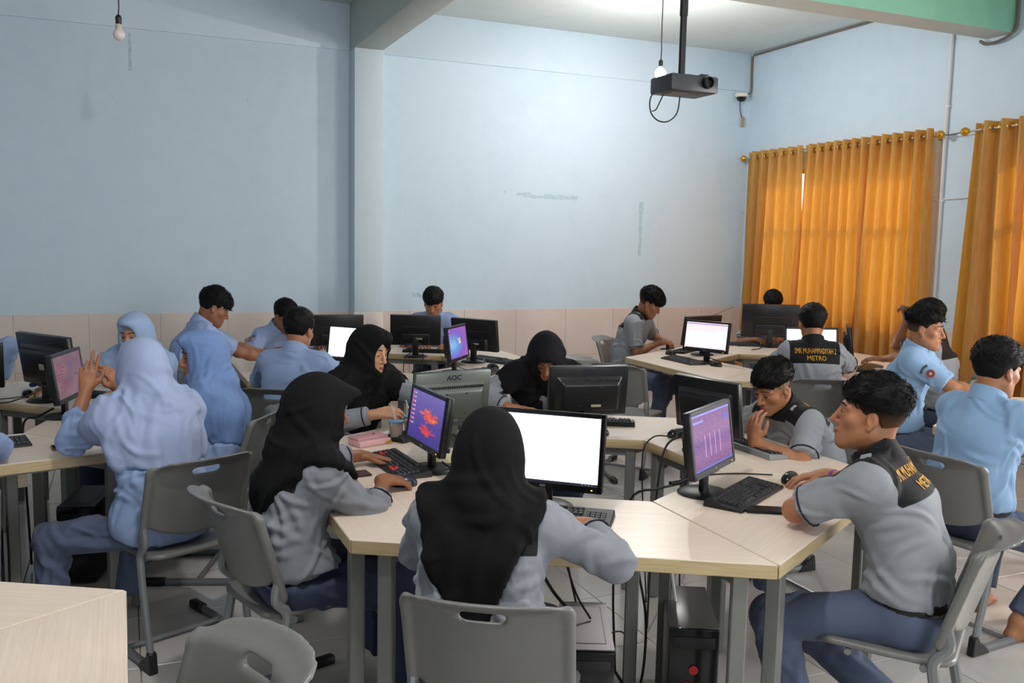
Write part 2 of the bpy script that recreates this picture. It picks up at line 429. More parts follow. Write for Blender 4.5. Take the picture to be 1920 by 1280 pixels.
# ------------------------------------------------------------------ windows
def thin_glass():
    N = NT('window_glass'); N.t.nodes.remove(N.b)
    a = N.n('ShaderNodeBsdfTransparent'); a.inputs[0].default_value = (.92, .96, .97, 1); g = N.n('ShaderNodeBsdfGlossy'); g.inputs['Roughness'].default_value = .05
    m = N.n('ShaderNodeMixShader'); m.inputs[0].default_value = .09; N.l(a.outputs[0], m.inputs[1]); N.l(g.outputs[0], m.inputs[2]); N.l(m.outputs[0], N.out.inputs[0]); return N.m
M_GLASS = thin_glass()
M_WFRAME = mat('window_frame_paint', '#D9B24A', .5, var=.08)
for i, (y0, y1, z0, z1) in enumerate(WIN):
    fr = MB(); x = RX1+.09; t = .05
    for (a, b, c, d) in ((y0, y1, z0, z0+t), (y0, y1, z1-t, z1), (y0, y1, 1.93, 1.98)): fr.box((x, (a+b)/2, (c+d)/2), (.06, b-a, d-c))
    nm = 4
    for k in range(nm+1):
        y = y0+t/2+(y1-y0-t)*k/nm; fr.box((x, y, (z0+z1)/2), (.058, t, z1-z0-.002))
    w = tag(fr.build(f'window_{i+1}', M_WFRAME, bevel=.004, seg=1), kind='structure')
    for k in range(nm):
        a = y0+t+(y1-y0-t)*k/nm; b = y0+(y1-y0-t)*(k+1)/nm
        MB().box((x, (a+b)/2, (z0+t+1.93)/2), (.005, b-a, 1.93-z0-t)).build('pane', M_GLASS, w)
        for q in range(6):
            MB().box((x, (a+b)/2, 2.015+q*.078), (.006, b-a, .085), M=Matrix.Rotation(math.radians(35), 4, 'Y')).build('louvre', M_GLASS, w)
# ------------------------------------------------------------------ curtains
def curtain_mat():
    N = NT('gold_satin'); v = N.coords('Object', (1, 1, .12)); f = N.noise(v, 60, 3)
    col = N.ramp(f, [(.3, hexc('#BF9848')), (.7, hexc('#D4B163'))]); N.l(col, N.b.inputs['Base Color'])
    N.b.inputs['Roughness'].default_value = .38; N.b.inputs['Sheen Weight'].default_value = .3
    tr = N.n('ShaderNodeBsdfTranslucent'); tr.inputs[0].default_value = hexc('#F09C30')
    m = N.n('ShaderNodeMixShader'); m.inputs[0].default_value = .5
    N.l(N.b.outputs[0], m.inputs[1]); N.l(tr.outputs[0], m.inputs[2]); N.l(m.outputs[0], N.out.inputs[0])
    N.bump(N.noise(N.coords('Object', (1, 1, 1)), 500, 2), .08, .002); return N.m
M_CURT = curtain_mat(); M_GOLD = mat('gold_glass', '#D9A02E', .15, .6, var=.25, vscale=90)
RODX, RODZ = 6.44, 2.655
def curtain(ya, yb, spread, label, folds, seed):
    """panel hanging from ya (far) to yb (near)"""
    rg = np.random.default_rng(seed); nu, nv = folds*14+1, 26
    z0, z1 = .34, 2.715; V = []; ph = rg.uniform(0, 6.28, 4)
    for j in range(nv):
        t = j/(nv-1); z = z1+(z0-z1)*t
        for i in range(nu):
            u = i/(nu-1); amp = .042+.018*t
            yy = ya+(yb-ya)*u-spread*t*(u-.5)+.02*t*math.sin(3*u*PI+ph[0])
            fold = math.sin(2*PI*folds*u+.6*math.sin(2.1*t+ph[1])*t*1.5)
            fold = math.copysign(abs(fold)**.75, fold)
            xx = RODX+amp*fold+.012*t*math.sin(2*PI*folds*.5*u+ph[2]+2*t)
            V.append((xx, yy, z-(.004*math.sin(6.28*u*folds) if j == 0 else 0)))
    F = np.array([(j*nu+i, j*nu+i+1, (j+1)*nu+i+1, (j+1)*nu+i) for j in range(nv-1) for i in range(nu-1)])
    o = mesh_np('curtain', V, F, M_CURT); tag(o, label, 'curtain', 'gold curtains on the right wall')
    for k in range(folds):
        for s in (.0, .5):
            u = (k+s)/folds
            if u < .02: continue
            y = ya+(yb-ya)*u; r = MB(); P = [(RODX+.026*math.cos(a), y, RODZ+.026*math.sin(a)) for a in np.linspace(0, 2*PI, 13)]
            r.tube(P, .006, 6, cap=False).build('grommet', M_GOLD, o, smooth=True)
    return o
curtain(8.34, 7.47, .14, 'gold curtain panel nearest the corner of the room', 6, 1)
curtain(7.425, 6.60, .14, 'gold curtain panel in the middle of the far window', 7, 2)
curtain(6.60, 5.84, .14, 'gold curtain panel beside the white conduit pipe, right side of far window', 6, 3)
curtain(5.42, 4.95, .16, 'bunched gold curtain panel at the left end of the near rod', 3, 4)
curtain(4.97, 4.10, .14, 'gold curtain panel cut off by the right edge of the photo', 6, 5)
curtain(4.06, 3.30, .08, 'gold curtain panel on the near rod, past the edge of the photo', 6, 6)
for k, (a, b, lab) in enumerate(((8.44, 5.76, 'long curtain rod with gold ball ends on the far window'), (5.53, 2.7, 'curtain rod with gold ball end at the right edge'))):
    r = tag(MB().tube([(RODX, a-.03, RODZ), (RODX, b+.03, RODZ)], .011, 10).build('curtain_rod', M_CHROME, smooth=True), lab, 'curtain rod')
    for y, s in ((a, 1), (b, -1)):
        MB().lathe([(.012, -.05), (.018, -.04), (.014, -.03), (.03, -.018), (.038, 0), (.034, .018), (.02, .032), (.004, .04)], (RODX, y-s*.01, RODZ), 14, (0, s, 0)).build('finial', M_GOLD, r, smooth=True)
        MB().box(((RODX+RX1)/2, y-s*.09, RODZ), (RX1-RODX, .014, .02)).box((RX1-.004, y-s*.09, RODZ), (.008, .03, .07)).build('bracket', M_CHROME, r)
def cable(name, label, pts, r=.004, m=None, cat='cable', n=6, group=None, sides=6):
    return tag(MB().tube(smoothpath(pts, n), r, sides).build(name, m or M_CABLE, smooth=True), label, cat, group)
cable('cable', 'thin black cord strung between the two curtain rods', [(RODX, 5.80, 2.66), (RODX+.03, 5.68, 2.648), (RODX, 5.52, 2.66)], .004)
c = tag(MB().tube([(RX1-.016, 5.79, .05), (RX1-.016, 5.79, CZ-.002)], .016, 10).build('conduit_pipe', M_WHITE, smooth=True), 'white vertical conduit pipe on the right wall between the curtains', 'pipe')
for z in (1.2, 2.1, 2.9): MB().box((RX1-.012, 5.79, z), (.034, .05, .02)).build('clip', M_WHITE, c, bevel=.003)
cable('conduit_pipe', 'thin white horizontal pipe crossing the vertical conduit', [(RX1-.008, 5.95, 2.12), (RX1-.008, 5.7, 2.115), (RX1-.008, 5.3, 2.13)], .008, M_WHITE, 'pipe')
cable('conduit_pipe', 'short white horizontal pipe end beside the room corner', [(6.48, RY1-.008, 2.07), (6.53, RY1-.02, 2.06), (RX1-.008, 8.3, 2.06)], .007, M_WHITE, 'pipe')
cable('cable', 'grey cable bundle running along the ceiling edge to the corner', [(RX1-.014, 5.47, CZ-.02), (RX1-.014, 6.5, CZ-.018), (RX1-.014, 7.6, CZ-.02), (RX1-.02, 8.44, CZ-.025)], .012, M_GCABLE)
cable('cable', 'grey cable drop in the room corner above the dome camera', [(RX1-.016, 8.47, CZ-.03), (RX1-.016, 8.47, 3.6), (RX1-.02, 8.46, 3.40), (6.44, 8.44, 3.36)], .01, M_GCABLE)
cable('cable', 'looped grey cable sagging under the end of the green beam', [(RX1-.03, 5.18, 3.78), (RX1-.03, 5.17, 3.50), (RX1-.04, 5.19, 3.40), (RX1-.05, 5.30, 3.35), (RX1-.05, 5.42, 3.345), (RX1-.03, 5.5, 3.385)], .013, M_GCABLE)
# dome camera
cc = thing('dome_camera', 'small cream dome security camera in the room corner', 'camera', (6.36, 8.42, 3.36))
MB().lathe([(.0, .0), (.065, .0), (.072, -.008), (.072, -.032), (.062, -.04), (.0, -.04)], n=20).build('housing', mat('cream_plastic', '#E6D9C2', .4), cc, smooth=True)
MB().lathe([(.055, -.038), (.053, -.055), (.04, -.078), (.02, -.088), (.002, -.09)], n=20).build('dome', M_BLACKG, cc, smooth=True)
MB().box((.0, .04, .0), (.05, .08, .02)).build('bracket', M_WHITE, cc)
a = tag(MB().box((6.42, 8.46, 3.06), (.03, .025, .11)).build('power_adapter', mat('brown_plastic', '#A98B69', .5), bevel=.004), 'small brown connector box hanging below dome camera', 'adapter')
cable('cable', 'two thin leads hanging from the dome camera', [(6.36, 8.44, 3.28), (6.37, 8.45, 3.2), (6.40, 8.46, 3.12), (6.42, 8.46, 3.10)], .005)
# hanging bulbs
def bulb(x, y, z, lit, label):
    t = thing('light_bulb', label, 'light bulb', (x, y, z))
    m = mat('lit_bulb_glass', '#FFFFFF', .3, var=0, emit='#FFF6E8', estr=60) if lit else mat('frosted_bulb_glass', '#E9DADB', .3, var=0, spec=.4)
    k = 1.35 if lit else 1.0
    MB().lathe([(r*k, zz*k) for r, zz in ((.003, -.036), (.017, -.032), (.028, -.021), (.034, -.006), (.034, .008), (.029, .02), (.02, .03))], n=20).build('globe', m, t, smooth=True)
    MB().lathe([(.02, .028), (.021, .045), (.017, .062), (.0, .064)], n=16).build('base', mat('bulb_base', '#CFC0AE', .4, var=.03), t, smooth=True)
    MB().lathe([(.0, .058), (.017, .058), (.019, .095), (.02, .1), (.012, .115), (.004, .12)], n=16).build('socket', M_BLACK, t, smooth=True)
    MB().tube(smoothpath([(0, 0, .115), (.003, .002, .2), (-.002, 0, (CZ-z)*.5), (0, 0, CZ-z)], 6), .0045, 6).build('cord', mat('twisted_cord', '#4A3A34', .7), t, smooth=True)
bulb(BULB[0], BULB[1], BULB[2]+.0, True, 'lit bare bulb hanging from the ceiling beside the projector')
bulb(.02, 6.2, 2.885, False, 'unlit white bulb hanging at the left of the ceiling')
# projector
pj = thing('projector', 'dark grey projector hanging from a black ceiling pole', 'projector', (2.94, 4.42, 2.565))
M_PJ = mat('projector_shell', '#3A3B40', .4, var=.05)
MB().box((0, 0, 0), (.31, .225, .092)).build('body', M_PJ, pj, bevel=.012)
MB().lathe([(.0, 0), (.034, 0), (.036, .012), (.032, .03), (.026, .03), (.024, .012), (.0, .01)], (.075, -.108, .008), 22, (0, -1, 0)).build('lens', M_BLACKG, pj, smooth=True)
MB().box((.075, -.07, .05), (.05, .05, .014)).build('focus_ring', M_BLACK, pj, bevel=.004)
g = MB()
for k in range(6): g.box((.156, -.07+k*.028, 0), (.004, .014, .06))
g.build('vent', M_BLACK, pj); MB().box((-.05, .0, -.047), (.12, .09, .003)).build('label_plate', mat('plate_grey', '#6E6660', .5), pj)
MB().tube([(.0, .03, .04), (.0, .03, .40)], .019, 14).tube([(.0, .03, .39), (.0, .03, CZ-2.565)], .023, 14).build('pole', M_BLACK, pj, smooth=True)
MB().box((.0, .03, .055), (.10, .10, .02)).build('mount', M_BLACK, pj, bevel=.004)
cable('cable', 'black cable loop hanging below the projector', [(2.800, 4.500, 2.545), (2.770, 4.500, 2.485), (2.780, 4.500, 2.415), (2.830, 4.500, 2.375), (2.890, 4.490, 2.375), (2.940, 4.480, 2.425), (2.950, 4.470, 2.525)], .004)
cable('cable', 'short black projector lead with a plug', [(2.785, 4.500, 2.425), (2.810, 4.500, 2.435), (2.830, 4.500, 2.470), (2.855, 4.500, 2.520)], .0035)
# ------------------------------------------------------------------ furniture
def laminate():
    N = NT('maple_laminate'); v = N.coords('Object', (1.2, 14, 14)); f = N.noise(v, 5, 5, .6); v2 = N.coords('Object', (.6, 60, 60)); g = N.noise(v2, 3, 2)
    a = N.ramp(f, [(.3, hexc('#DFCBBA')), (.7, hexc('#EAD9CA'))]); N.l(N.mix(.22, a, N.ramp(g, [(.35, hexc('#D3BCA6')), (.6, hexc('#EFE0D2'))])), N.b.inputs['Base Color'])
    N.b.inputs['Roughness'].default_value = .34; N.b.inputs['Specular IOR Level'].default_value = .4; return N.m
M_LAM = laminate()
def edgeband():
    N = NT('edge_banding'); v = N.coords('Object', (2, 2, 40)); f = N.noise(v, 4, 4)
    N.l(N.ramp(f, [(.3, hexc('#BFA67C')), (.7, hexc('#D2BC94'))]), N.b.inputs['Base Color']); N.b.inputs['Roughness'].default_value = .45; return N.m
M_EDGE = edgeband()
M_STEEL = mat('grey_powder_coat', '#83847F', .42, .25, var=.04)
M_CHAIR = mat('grey_chair_plastic', '#757472', .38, var=.05, vscale=9, bump=.03, bscale=300)
M_TUBE = mat('chair_frame_paint', '#86888A', .35, .35, var=.04)
R_OUT, R_IN = 1.288, .593
TZ = .75
HEX = {'A': (1.74, 3.31, 0), 'B': (4.90, 5.75, 0), 'C': (1.84, 6.58, 0), 'D': (-.86, 5.065, -15), 'E': (5.04, 2.79, 0), 'F': (-1.125, 1.83, 0)}
T_L, T_R, T_D = R_OUT, R_IN, (R_OUT-R_IN)*math.sqrt(3)/2
def make_table():
    t = thing('trapezoid_desk', 'x', 'desk')
    g = .0025
    poly = [(-T_L/2+g, 0), (T_L/2-g, 0), (T_R/2-g*.3, T_D-g), (-T_R/2+g*.3, T_D-g)]
    mb = MB().prism(poly, TZ-.045, TZ); o = mb.build('table_top', [M_LAM, M_EDGE], t, bevel=.0025, seg=1)
    for p in o.data.polygons: p.material_index = 0 if p.normal.z > .5 else 1
    for sx in (-1, 1):
        for (x, y) in ((sx*(T_L/2-.105), .045), (sx*(T_R/2-.06), T_D-.045)):
            MB().box((x, y, (TZ-.045)/2+.004), (.048, .048, TZ-.049)).build('leg', M_STEEL, t, bevel=.004, seg=1)
        MB().prism([(sx*(T_L/2-.105), .06), (sx*(T_L/2-.13), .06), (sx*(T_R/2-.075), T_D-.06), (sx*(T_R/2-.05), T_D-.06)][::sx], TZ-.085, TZ-.0455).build('side_rail', M_STEEL, t)
    MB().box((0, .16, TZ-.065), (T_L-.42, .03, .038)).build('front_rail', M_STEEL, t)
    MB().box((0, T_D-.045, TZ-.065), (T_R-.16, .03, .038)).build('back_rail', M_STEEL, t)
    return t
desk0 = make_table(); desk_used = []
def side_frame(h, a):
    """outer edge midpoint of side a (degrees of its outward normal), and outward angle"""
    cx, cy, rot = HEX[h]; A = math.radians(a+rot); ap = R_OUT*math.cos(PI/6)
    return Vector((cx+ap*math.cos(A), cy+ap*math.sin(A), 0)), A
def put_desk(h, a, label):
    p, A = side_frame(h, a)
    global desk0
    rz = A+PI/2
    if not desk_used: o = desk0; o.location = p; o.rotation_euler = (0, 0, rz); o['label'] = label
    else: o = dup(desk0, p, rz, label)
    o['group'] = 'trapezoid desks pushed into hexagons'; desk_used.append(o); return o
WH = {'A': 'centre hexagon', 'B': 'far window hexagon', 'C': 'pillar hexagon', 'D': 'left hexagon', 'E': 'right edge hexagon', 'F': 'bottom left corner desks'}
SN = {240: 'nearest', 180: 'left', 120: 'far left', 60: 'far right', 0: 'right', 300: 'near right'}
for h, sides in (('A', (240, 180, 120, 60, 0, 300)), ('B', (240, 180, 120, 60, 0, 300)), ('C', (240, 180, 120, 60, 0, 300)), ('D', (240, 300, 0, 60, 120, 180)), ('E', (120, 180, 240, 60)), ('F', (0, 60))):
    for a in sides:
        put_desk(h, a, f'pale laminate trapezoid desk, {SN[a]} side of the {WH[h]}')
# chair ---------------------------------------------------------------
def back_y(x, z): return -.205-.30*(z-.50)-1.1*np.maximum(z-.785, 0)*np.clip((z-.785)/.03, 0, 1)+1.25*x*x
def make_chair():
    t = thing('school_chair', 'x', 'chair')
    S = SDF()
    def fb(X, Y, Z):
        ys = back_y(X, Z); d1 = np.abs(Y-ys)*np.where(Z > .785, .75, .93)-.0095
        zl = .555-.05*(1-(X/.2)**2); w = .205-.05*np.maximum(.62-Z, 0)-.25*np.maximum(Z-.80, 0)
        dx = np.abs(X)-w; dz = np.maximum(zl-Z, Z-.838+.35*X*X); r = .045
        a, b = np.maximum(dx+r, 0), np.maximum(dz+r, 0); d2 = np.sqrt(a*a+b*b)+np.minimum(np.maximum(dx+r, dz+r), 0)-r
        q = np.maximum(.008-np.abs(d1-d2), 0)/.008
        return np.maximum(d1, d2)+q*q*.002
    S.fn(fb, (-.23, -.36, .46), (.23, -.08, .86))
    for sx in (-1, 1):
        P = [(sx*.203, back_y(.203, z)-.004, z) for z in (.50, .58, .66, .74, .78, .80)]
        for q, (a, b) in enumerate(zip(P[:-1], P[1:])): S.cone(a, b, .0175, .0175 if q < 4 else .012, .003 if q < 4 else .012)
    S.fn(lambda X, Y, Z: np.maximum(np.sqrt(np.maximum(np.abs(X)-.045, 0)**2+(Z-.778+.25*X*X)**2)-.0125, np.abs(Y+.31)-.1), (-.08, -.42, .74), (.08, -.2, .81), .006, True)
    V, F = S.mesh(.006); V = relax(V, F, 7, .5); mesh_np('backrest', V, F, M_CHAIR, t)
    S = SDF()
    def fs(X, Y, Z):
        zs = .447-.012*np.cos(np.clip(X/.2, -1, 1)*PI/2)*np.cos(np.clip((Y+.02)/.2, -1, 1)*PI/2)-1.5*np.maximum(Y-.15, 0)**2*4
        d1 = np.abs(Z-zs+.012)-.012; w = .205-.05*np.maximum(-Y, 0)
        dx = np.abs(X)-w; dy = np.maximum(-.205-Y, Y-.215); r = .07; a, b = np.maximum(dx+r, 0), np.maximum(dy+r, 0)
        d2 = np.sqrt(a*a+b*b)+np.minimum(np.maximum(dx+r, dy+r), 0)-r; q = np.maximum(.014-np.abs(d1-d2), 0)/.014
        return np.maximum(d1, d2)+q*q*.0035
    S.fn(fs, (-.22, -.22, .38), (.22, .23, .47)); V, F = S.mesh(.009); V = relax(V, F, 2, .45); mesh_np('seat', V, F, M_CHAIR, t)
    for sx in (-1, 1):
        P = [(sx*.203, back_y(.203, .56)-.004, .56), (sx*.203, -.185, .50), (sx*.205, -.150, .455), (sx*.207, -.150, .40), (sx*.208, -.185, .22), (sx*.208, -.215, .09), (sx*.208, -.215, .045), (sx*.208, -.19, .022), (sx*.208, -.15, .018), (sx*.208, .05, .018), (sx*.208, .24, .018)]
        MB().tube(smoothpath(P, 4), .0155, 8, sq=(1.15, .9)).build('side_frame', M_TUBE, t, smooth=True)
        gl = MB().prism([(-.25, .0), (-.14, .0), (-.15, .02), (-.205, .06), (-.22, .085), (-.24, .08)], -.017, .017).build('glide', M_BLACK, t, bevel=.004, seg=1)
        gl.data.transform(Matrix(((0, 0, 1, sx*.208), (1, 0, 0, 0), (0, 1, 0, .001), (0, 0, 0, 1))))
        MB().box((sx*.208, .215, .019), (.04, .10, .036)).build('end_cap', M_BLACK, t, bevel=.008)
    MB().tube([(-.205, -.12, .418), (.205, -.12, .418)], .012, 8).tube([(-.2, .10, .412), (.2, .10, .412)], .011, 8).tube([(-.14, -.12, .416), (-.14, .10, .412)], .011, 8).tube([(.14, -.12, .416), (.14, .10, .412)], .011, 8).build('seat_support', M_TUBE, t, smooth=True)
    MB().tube([(-.208, .02, .018), (.208, .02, .018)], .011, 8).build('stretcher', M_TUBE, t, smooth=True)
    return t
chair0 = make_chair(); chair_used = []
def put_chair(x, y, rz, label):
    if not chair_used: o = chair0; o.location = (x, y, 0); o.rotation_euler = (0, 0, rz); o['label'] = label
    else: o = dup(chair0, (x, y, 0), rz, label)
    o['group'] = 'grey plastic school chairs'; chair_used.append(o); return o
# monitors --------------------------------------------------------------
def emis(name, build, strength):
    N = NT(name); c = build(N)
    N.b.inputs['Base Color'].default_value = (.02, .02, .02, 1); N.b.inputs['Roughness'].default_value = .25
    if isinstance(c, tuple): N.b.inputs['Emission Color'].default_value = c
    else: N.l(c, N.b.inputs['Emission Color'])
    N.b.inputs['Emission Strength'].default_value = strength; return N.m
def scr_white(N): return (1, 1, 1, 1)
def scr_pink(N):
    v = N.coords('Generated'); s = N.n('ShaderNodeSeparateXYZ'); N.l(v, s.inputs[0])
    return N.ramp(s.outputs[2], [(.1, hexc('#FFE9EC')), (.5, hexc('#FFF3F4')), (.95, hexc('#FBD9E2'))])
def scr_purple(N):
    v = N.coords('Generated'); s = N.n('ShaderNodeSeparateXYZ'); N.l(v, s.inputs[0])
    a = N.ramp(s.outputs[2], [(0, hexc('#8A5FA0')), (.25, hexc('#B07AB8')), (.45, hexc('#8E63AE')), (.62, hexc('#B884BE')), (1, hexc('#9A6FB4'))])
    return N.mix(.25, a, N.ramp(N.noise(N.coords('Generated', (3, 1, 8)), 6, 2), [(.4, hexc('#8458A8')), (.6, hexc('#C999C6'))]))
def scr_mauve(N):
    a = N.ramp(N.noise(N.coords('Generated', (1.3, 1, 1)), 2.2, 2), [(.3, hexc('#7E5A68')), (.7, hexc('#98707E'))]); return a
def scr_sunset(N):
    v = N.coords('Generated'); s = N.n('ShaderNodeSeparateXYZ'); N.l(v, s.inputs[0])
    sky = N.ramp(s.outputs[2], [(0, hexc('#43388F')), (.45, hexc('#5B479A')), (.75, hexc('#6C5AA8')), (1, hexc('#7A69B4'))])
    nz = N.noise(N.coords('Generated', (5, 1, 9)), 1.6, 5, .65)
    def blob(cx, cz, rx, rz):
        a = N.n('ShaderNodeVectorMath', operation='MULTIPLY_ADD'); N.l(v, a.inputs[0]); a.inputs[1].default_value = (1/rx, 0, 1/rz); a.inputs[2].default_value = (-cx/rx, 0, -cz/rz)
        l = N.n('ShaderNodeVectorMath', operation='LENGTH'); N.l(a.outputs[0], l.inputs[0])
        m = N.n('ShaderNodeMath', operation='MULTIPLY_ADD'); N.l(nz, m.inputs[0]); m.inputs[1].default_value = 1.9; m.inputs[2].default_value = -.25
        q = N.n('ShaderNodeMath', operation='SUBTRACT'); N.l(m.outputs[0], q.inputs[0]); N.l(l.outputs['Value'], q.inputs[1])
        return N.ramp(q.outputs[0], [(.0, (0, 0, 0, 1)), (.25, (1, 1, 1, 1))])
    b1 = blob(.60, .56, .34, .20); b2 = blob(.55, .26, .30, .14)
    c1 = N.mix(b1, sky, N.ramp(nz, [(.35, hexc('#C0306A')), (.55, hexc('#F0603A')), (.7, hexc('#FF9A4A'))]))
    return N.mix(b2, c1, N.ramp(nz, [(.35, hexc('#A8306E')), (.6, hexc('#E8503C'))]))
def scr_win(N):
    v = N.coords('Generated'); gr = N.n('ShaderNodeVectorMath', operation='DISTANCE'); N.l(v, gr.inputs[0]); gr.inputs[1].default_value = (.2, .5, .35)
    return N.ramp(gr.outputs['Value'], [(.0, hexc('#9FD8F4')), (.3, hexc('#5E9BDC')), (.6, hexc('#7A5BC4')), (.9, hexc('#A25BB8'))])
M_SCR = {'white': emis('screen_white', scr_white, 1.6), 'pink': emis('screen_pink_page', scr_pink, 1.0), 'purple': emis('screen_purple_page', scr_purple, .62),
         'mauve': emis('screen_mauve_page', scr_mauve, .62), 'sunset': emis('screen_sunset', scr_sunset, .75), 'win': emis('screen_blue_desktop', scr_win, .85)}
M_OFF = mat('dark_screen', '#08080A', .2, var=0)
def flat_em(name, col, s=.8):
    return mat(name, col, .5, var=0, emit=col, estr=s)
M_BEZ = mat('monitor_bezel', '#131316', .3, var=.05)
M_SILVER = mat('brushed_silver', '#70756F', .38, .75, var=.10, vscale=4, bump=.04, bscale=250)
M_BACKB = mat('monitor_back_black', '#141416', .33, var=.08)
M_GREYB = mat('monitor_bezel_grey', '#3B3D44', .4, var=.05)
M_STICK = mat('sticker_paper', '#B7AB94', .6, var=.12, vscale=40)
def monitor(name, label, x, y, rz, screen, w=.40, h=.245, zb=.09, back=None, logo=None, tilt=8, style='bulge', sticker=False, items=None, chin=.024, bez=None, led=True):
    """rz: direction of the monitor's local +x; the screen looks along local -y"""
    t = thing(name, label, 'monitor', (x, y, TZ), rz, 'computer monitors on the desks')
    back = back or M_BACKB; bez = bez or M_BEZ
    # base, neck
    MB().lathe([(.0, 0), (.096, 0), (.098, .005), (.088, .012), (.03, .017), (.0, .018)], (0, .0, 0), 28).build('base', M_BLACK if back is M_BACKB else M_SILVER, t, smooth=True)
    MB().prism([(-.026, -.010), (.026, -.010), (.022, .012), (-.022, .012)], .012, zb+.09).build('neck', M_BLACK if back is M_BACKB else M_SILVER, t, bevel=.004)
    ca = math.radians(tilt); T = Matrix.Translation((0, -.03, zb)) @ Matrix.Rotation(-ca, 4, 'X')
    hd = MB().box((0, .0, h/2), (w, .026, h)).build('casing', back, t, bevel=.006); hd.data.transform(T)
    f = MB(); b = .016
    f.box((0, -.014, h-b/2), (w-.001, .008, b)).box((0, -.014, chin/2), (w-.001, .008, chin)).box((-w/2+b/2+.0005, -.014, h/2), (b, .008, h)).box((w/2-b/2-.0005, -.014, h/2), (b, .008, h))
    o = f.build('bezel', bez, t, bevel=.002, seg=1); o.data.transform(T)
    sw, sh = w-2*b, h-b-chin
    so = MB().box((0, -.0125, chin+sh/2), (sw, .004, sh)).build('screen', M_SCR.get(screen, M_OFF), t); so.data.transform(T)
    if items:
        for (u, v, du, dv, m) in items:                       # printed page content: flat marks on the screen
            q = MB().box((-sw/2+sw*u, -.0149, chin+sh*v), (sw*du, .0008, sh*dv)).build('screen_mark', m, so); q.data.transform(T)
    if style == 'bulge':
        p = MB(); a, c = w*.42, w*.34
        p.add([(-a, .012, h*.10), (a, .012, h*.10), (a, .012, h*.80), (-a, .012, h*.80), (-c, .05, h*.14), (c, .05, h*.14), (c, .05, h*.66), (-c, .05, h*.66)], [(0, 1, 5, 4), (1, 2, 6, 5), (2, 3, 7, 6), (3, 0, 4, 7), (4, 5, 6, 7)])
        o = p.build('back_cover', back, t, bevel=.008); o.data.transform(T)
        sc = MB()
        for sx in (-1, 1):
            for zz in (.24, .62): sc.lathe([(.004, 0), (.004, .0015), (0, .0015)], (sx*.05, .049, h*zz), 8, (0, 1, 0))
        sc.build('screw', M_BLACKG if back is M_SILVER else M_GREYB, t).data.transform(T)
        vn = MB()
        for k in range(26): vn.box((-w*.36+k*w*.72/25, .034, h*.735), (.004, .012, .010))
        vn.build('vent', M_GREYB if back is M_BACKB else M_BLACK, t).data.transform(T)
        yb = .05
    else:
        p = MB().prism([(-w*.3, .012), (w*.3, .012), (w*.26, .032), (-w*.26, .032)], h*.02, h*.40); o = p.build('back_cover', back, t, bevel=.006); o.data.transform(T)
        MB().box((0, .0135, h*.62), (w*.56, .002, .004)).build('groove', M_GREYB, t).data.transform(T)
        yb = .032
    MB().box((.02, yb+.002, h*.055), (.14, .004, .014)).build('port_row', M_GREYB, t).data.transform(T)
    MB().box((.07, yb+.012, h*.05), (.03, .025, .02)).build('video_plug', mat('vga_blue', '#16235E', .5, var=0), t, bevel=.003).data.transform(T)
    if sticker:
        MB().box((-.03, yb+.001, h*(.42 if sticker == 2 else .24)), (.045 if sticker == 2 else .05, .002, .032 if sticker == 2 else .012)).build('sticker', M_STICK, t).data.transform(T)
    if logo:
        o = text_mesh('logo', 'AOC', .034, mat('logo_ink', '#1A2433' if back is M_SILVER else '#2E2E32', .4, var=0), t, .0006, True)
        o.data.transform(T @ Matrix.Translation((0, .0138, h*.89)) @ Matrix.Rotation(PI, 4, 'Z') @ Matrix.Rotation(PI/2, 4, 'X'))
    if led:
        MB().box((w/2-.035, -.0185, chin*.45), (.006, .001, .003)).build('power_light', flat_em('power_led', '#D8C23A', 2.), t).data.transform(T)
        if screen: text_mesh('logo', 'AOC', .010, mat('logo_print', '#9A9AA0', .4, var=0), t, .0004).data.transform(T @ Matrix.Translation((0, -.0185, chin*.5)) @ Matrix.Rotation(PI/2, 4, 'X'))
    return t
# keyboards, mice, phones -------------------------------------------------
M_KEY = mat('key_plastic', '#26262A', .45, var=.06); M_KEYB = mat('keyboard_black', '#161618', .45, var=.06); M_RED = mat('key_red', '#C4232B', .45, var=.05)
M_KSIL = mat('keyboard_silver', '#9A9DA0', .4, .4, var=.04); M_KBRN = mat('key_brown', '#4A3A30', .35, var=.1)
def key_mesh(nm, m):
    o = MB().add([(-.0077, -.0077, 0), (.0077, -.0077, 0), (.0077, .0077, 0), (-.0077, .0077, 0), (-.006, -.0055, .007), (.006, -.0055, .007), (.006, .0065, .007), (-.006, .0065, .007)], [(4, 5, 6, 7), (0, 1, 5, 4), (1, 2, 6, 5), (2, 3, 7, 6), (3, 0, 4, 7)]).build(nm, m)
    me = o.data; bpy.data.objects.remove(o); return me
KM = {'k': key_mesh('key', M_KEY), 'r': key_mesh('key_red', M_RED), 'b': key_mesh('key_brown', M_KBRN)}
def key_layout():
    L = []; p = .0178
    for r in range(6):
        y = -.052+r*p+(.008 if r == 5 else 0)
        if r == 0:
            for x, w in ((0, 1.3), (1.35, 1.1), (2.5, 1.1), (3.65, 5.6), (9.3, 1.1), (10.45, 1.1), (11.6, 1.1), (12.75, 1.5)): L.append((-.195+(x+w/2)*p, y, w, 'k'))
        else:
            for c in range(14):
                red = (r, c) in ((3, 2), (2, 1), (2, 2), (2, 3)); L.append((-.195+(c+.5)*p, y, 1, 'r' if red else 'k'))
        if r < 2 or r > 2:
            for c in range(3):
                if r == 1 and c != 1: continue
                if r == 2: continue
                L.append((-.195+(14.9+c)*p, y, 1, 'r' if r < 2 else 'k'))
        if r < 5:
            for c in range(4): L.append((-.195+(18.3+c)*p, y, 1, 'k'))
    return L
KL = key_layout()
KB_JOIN = {}
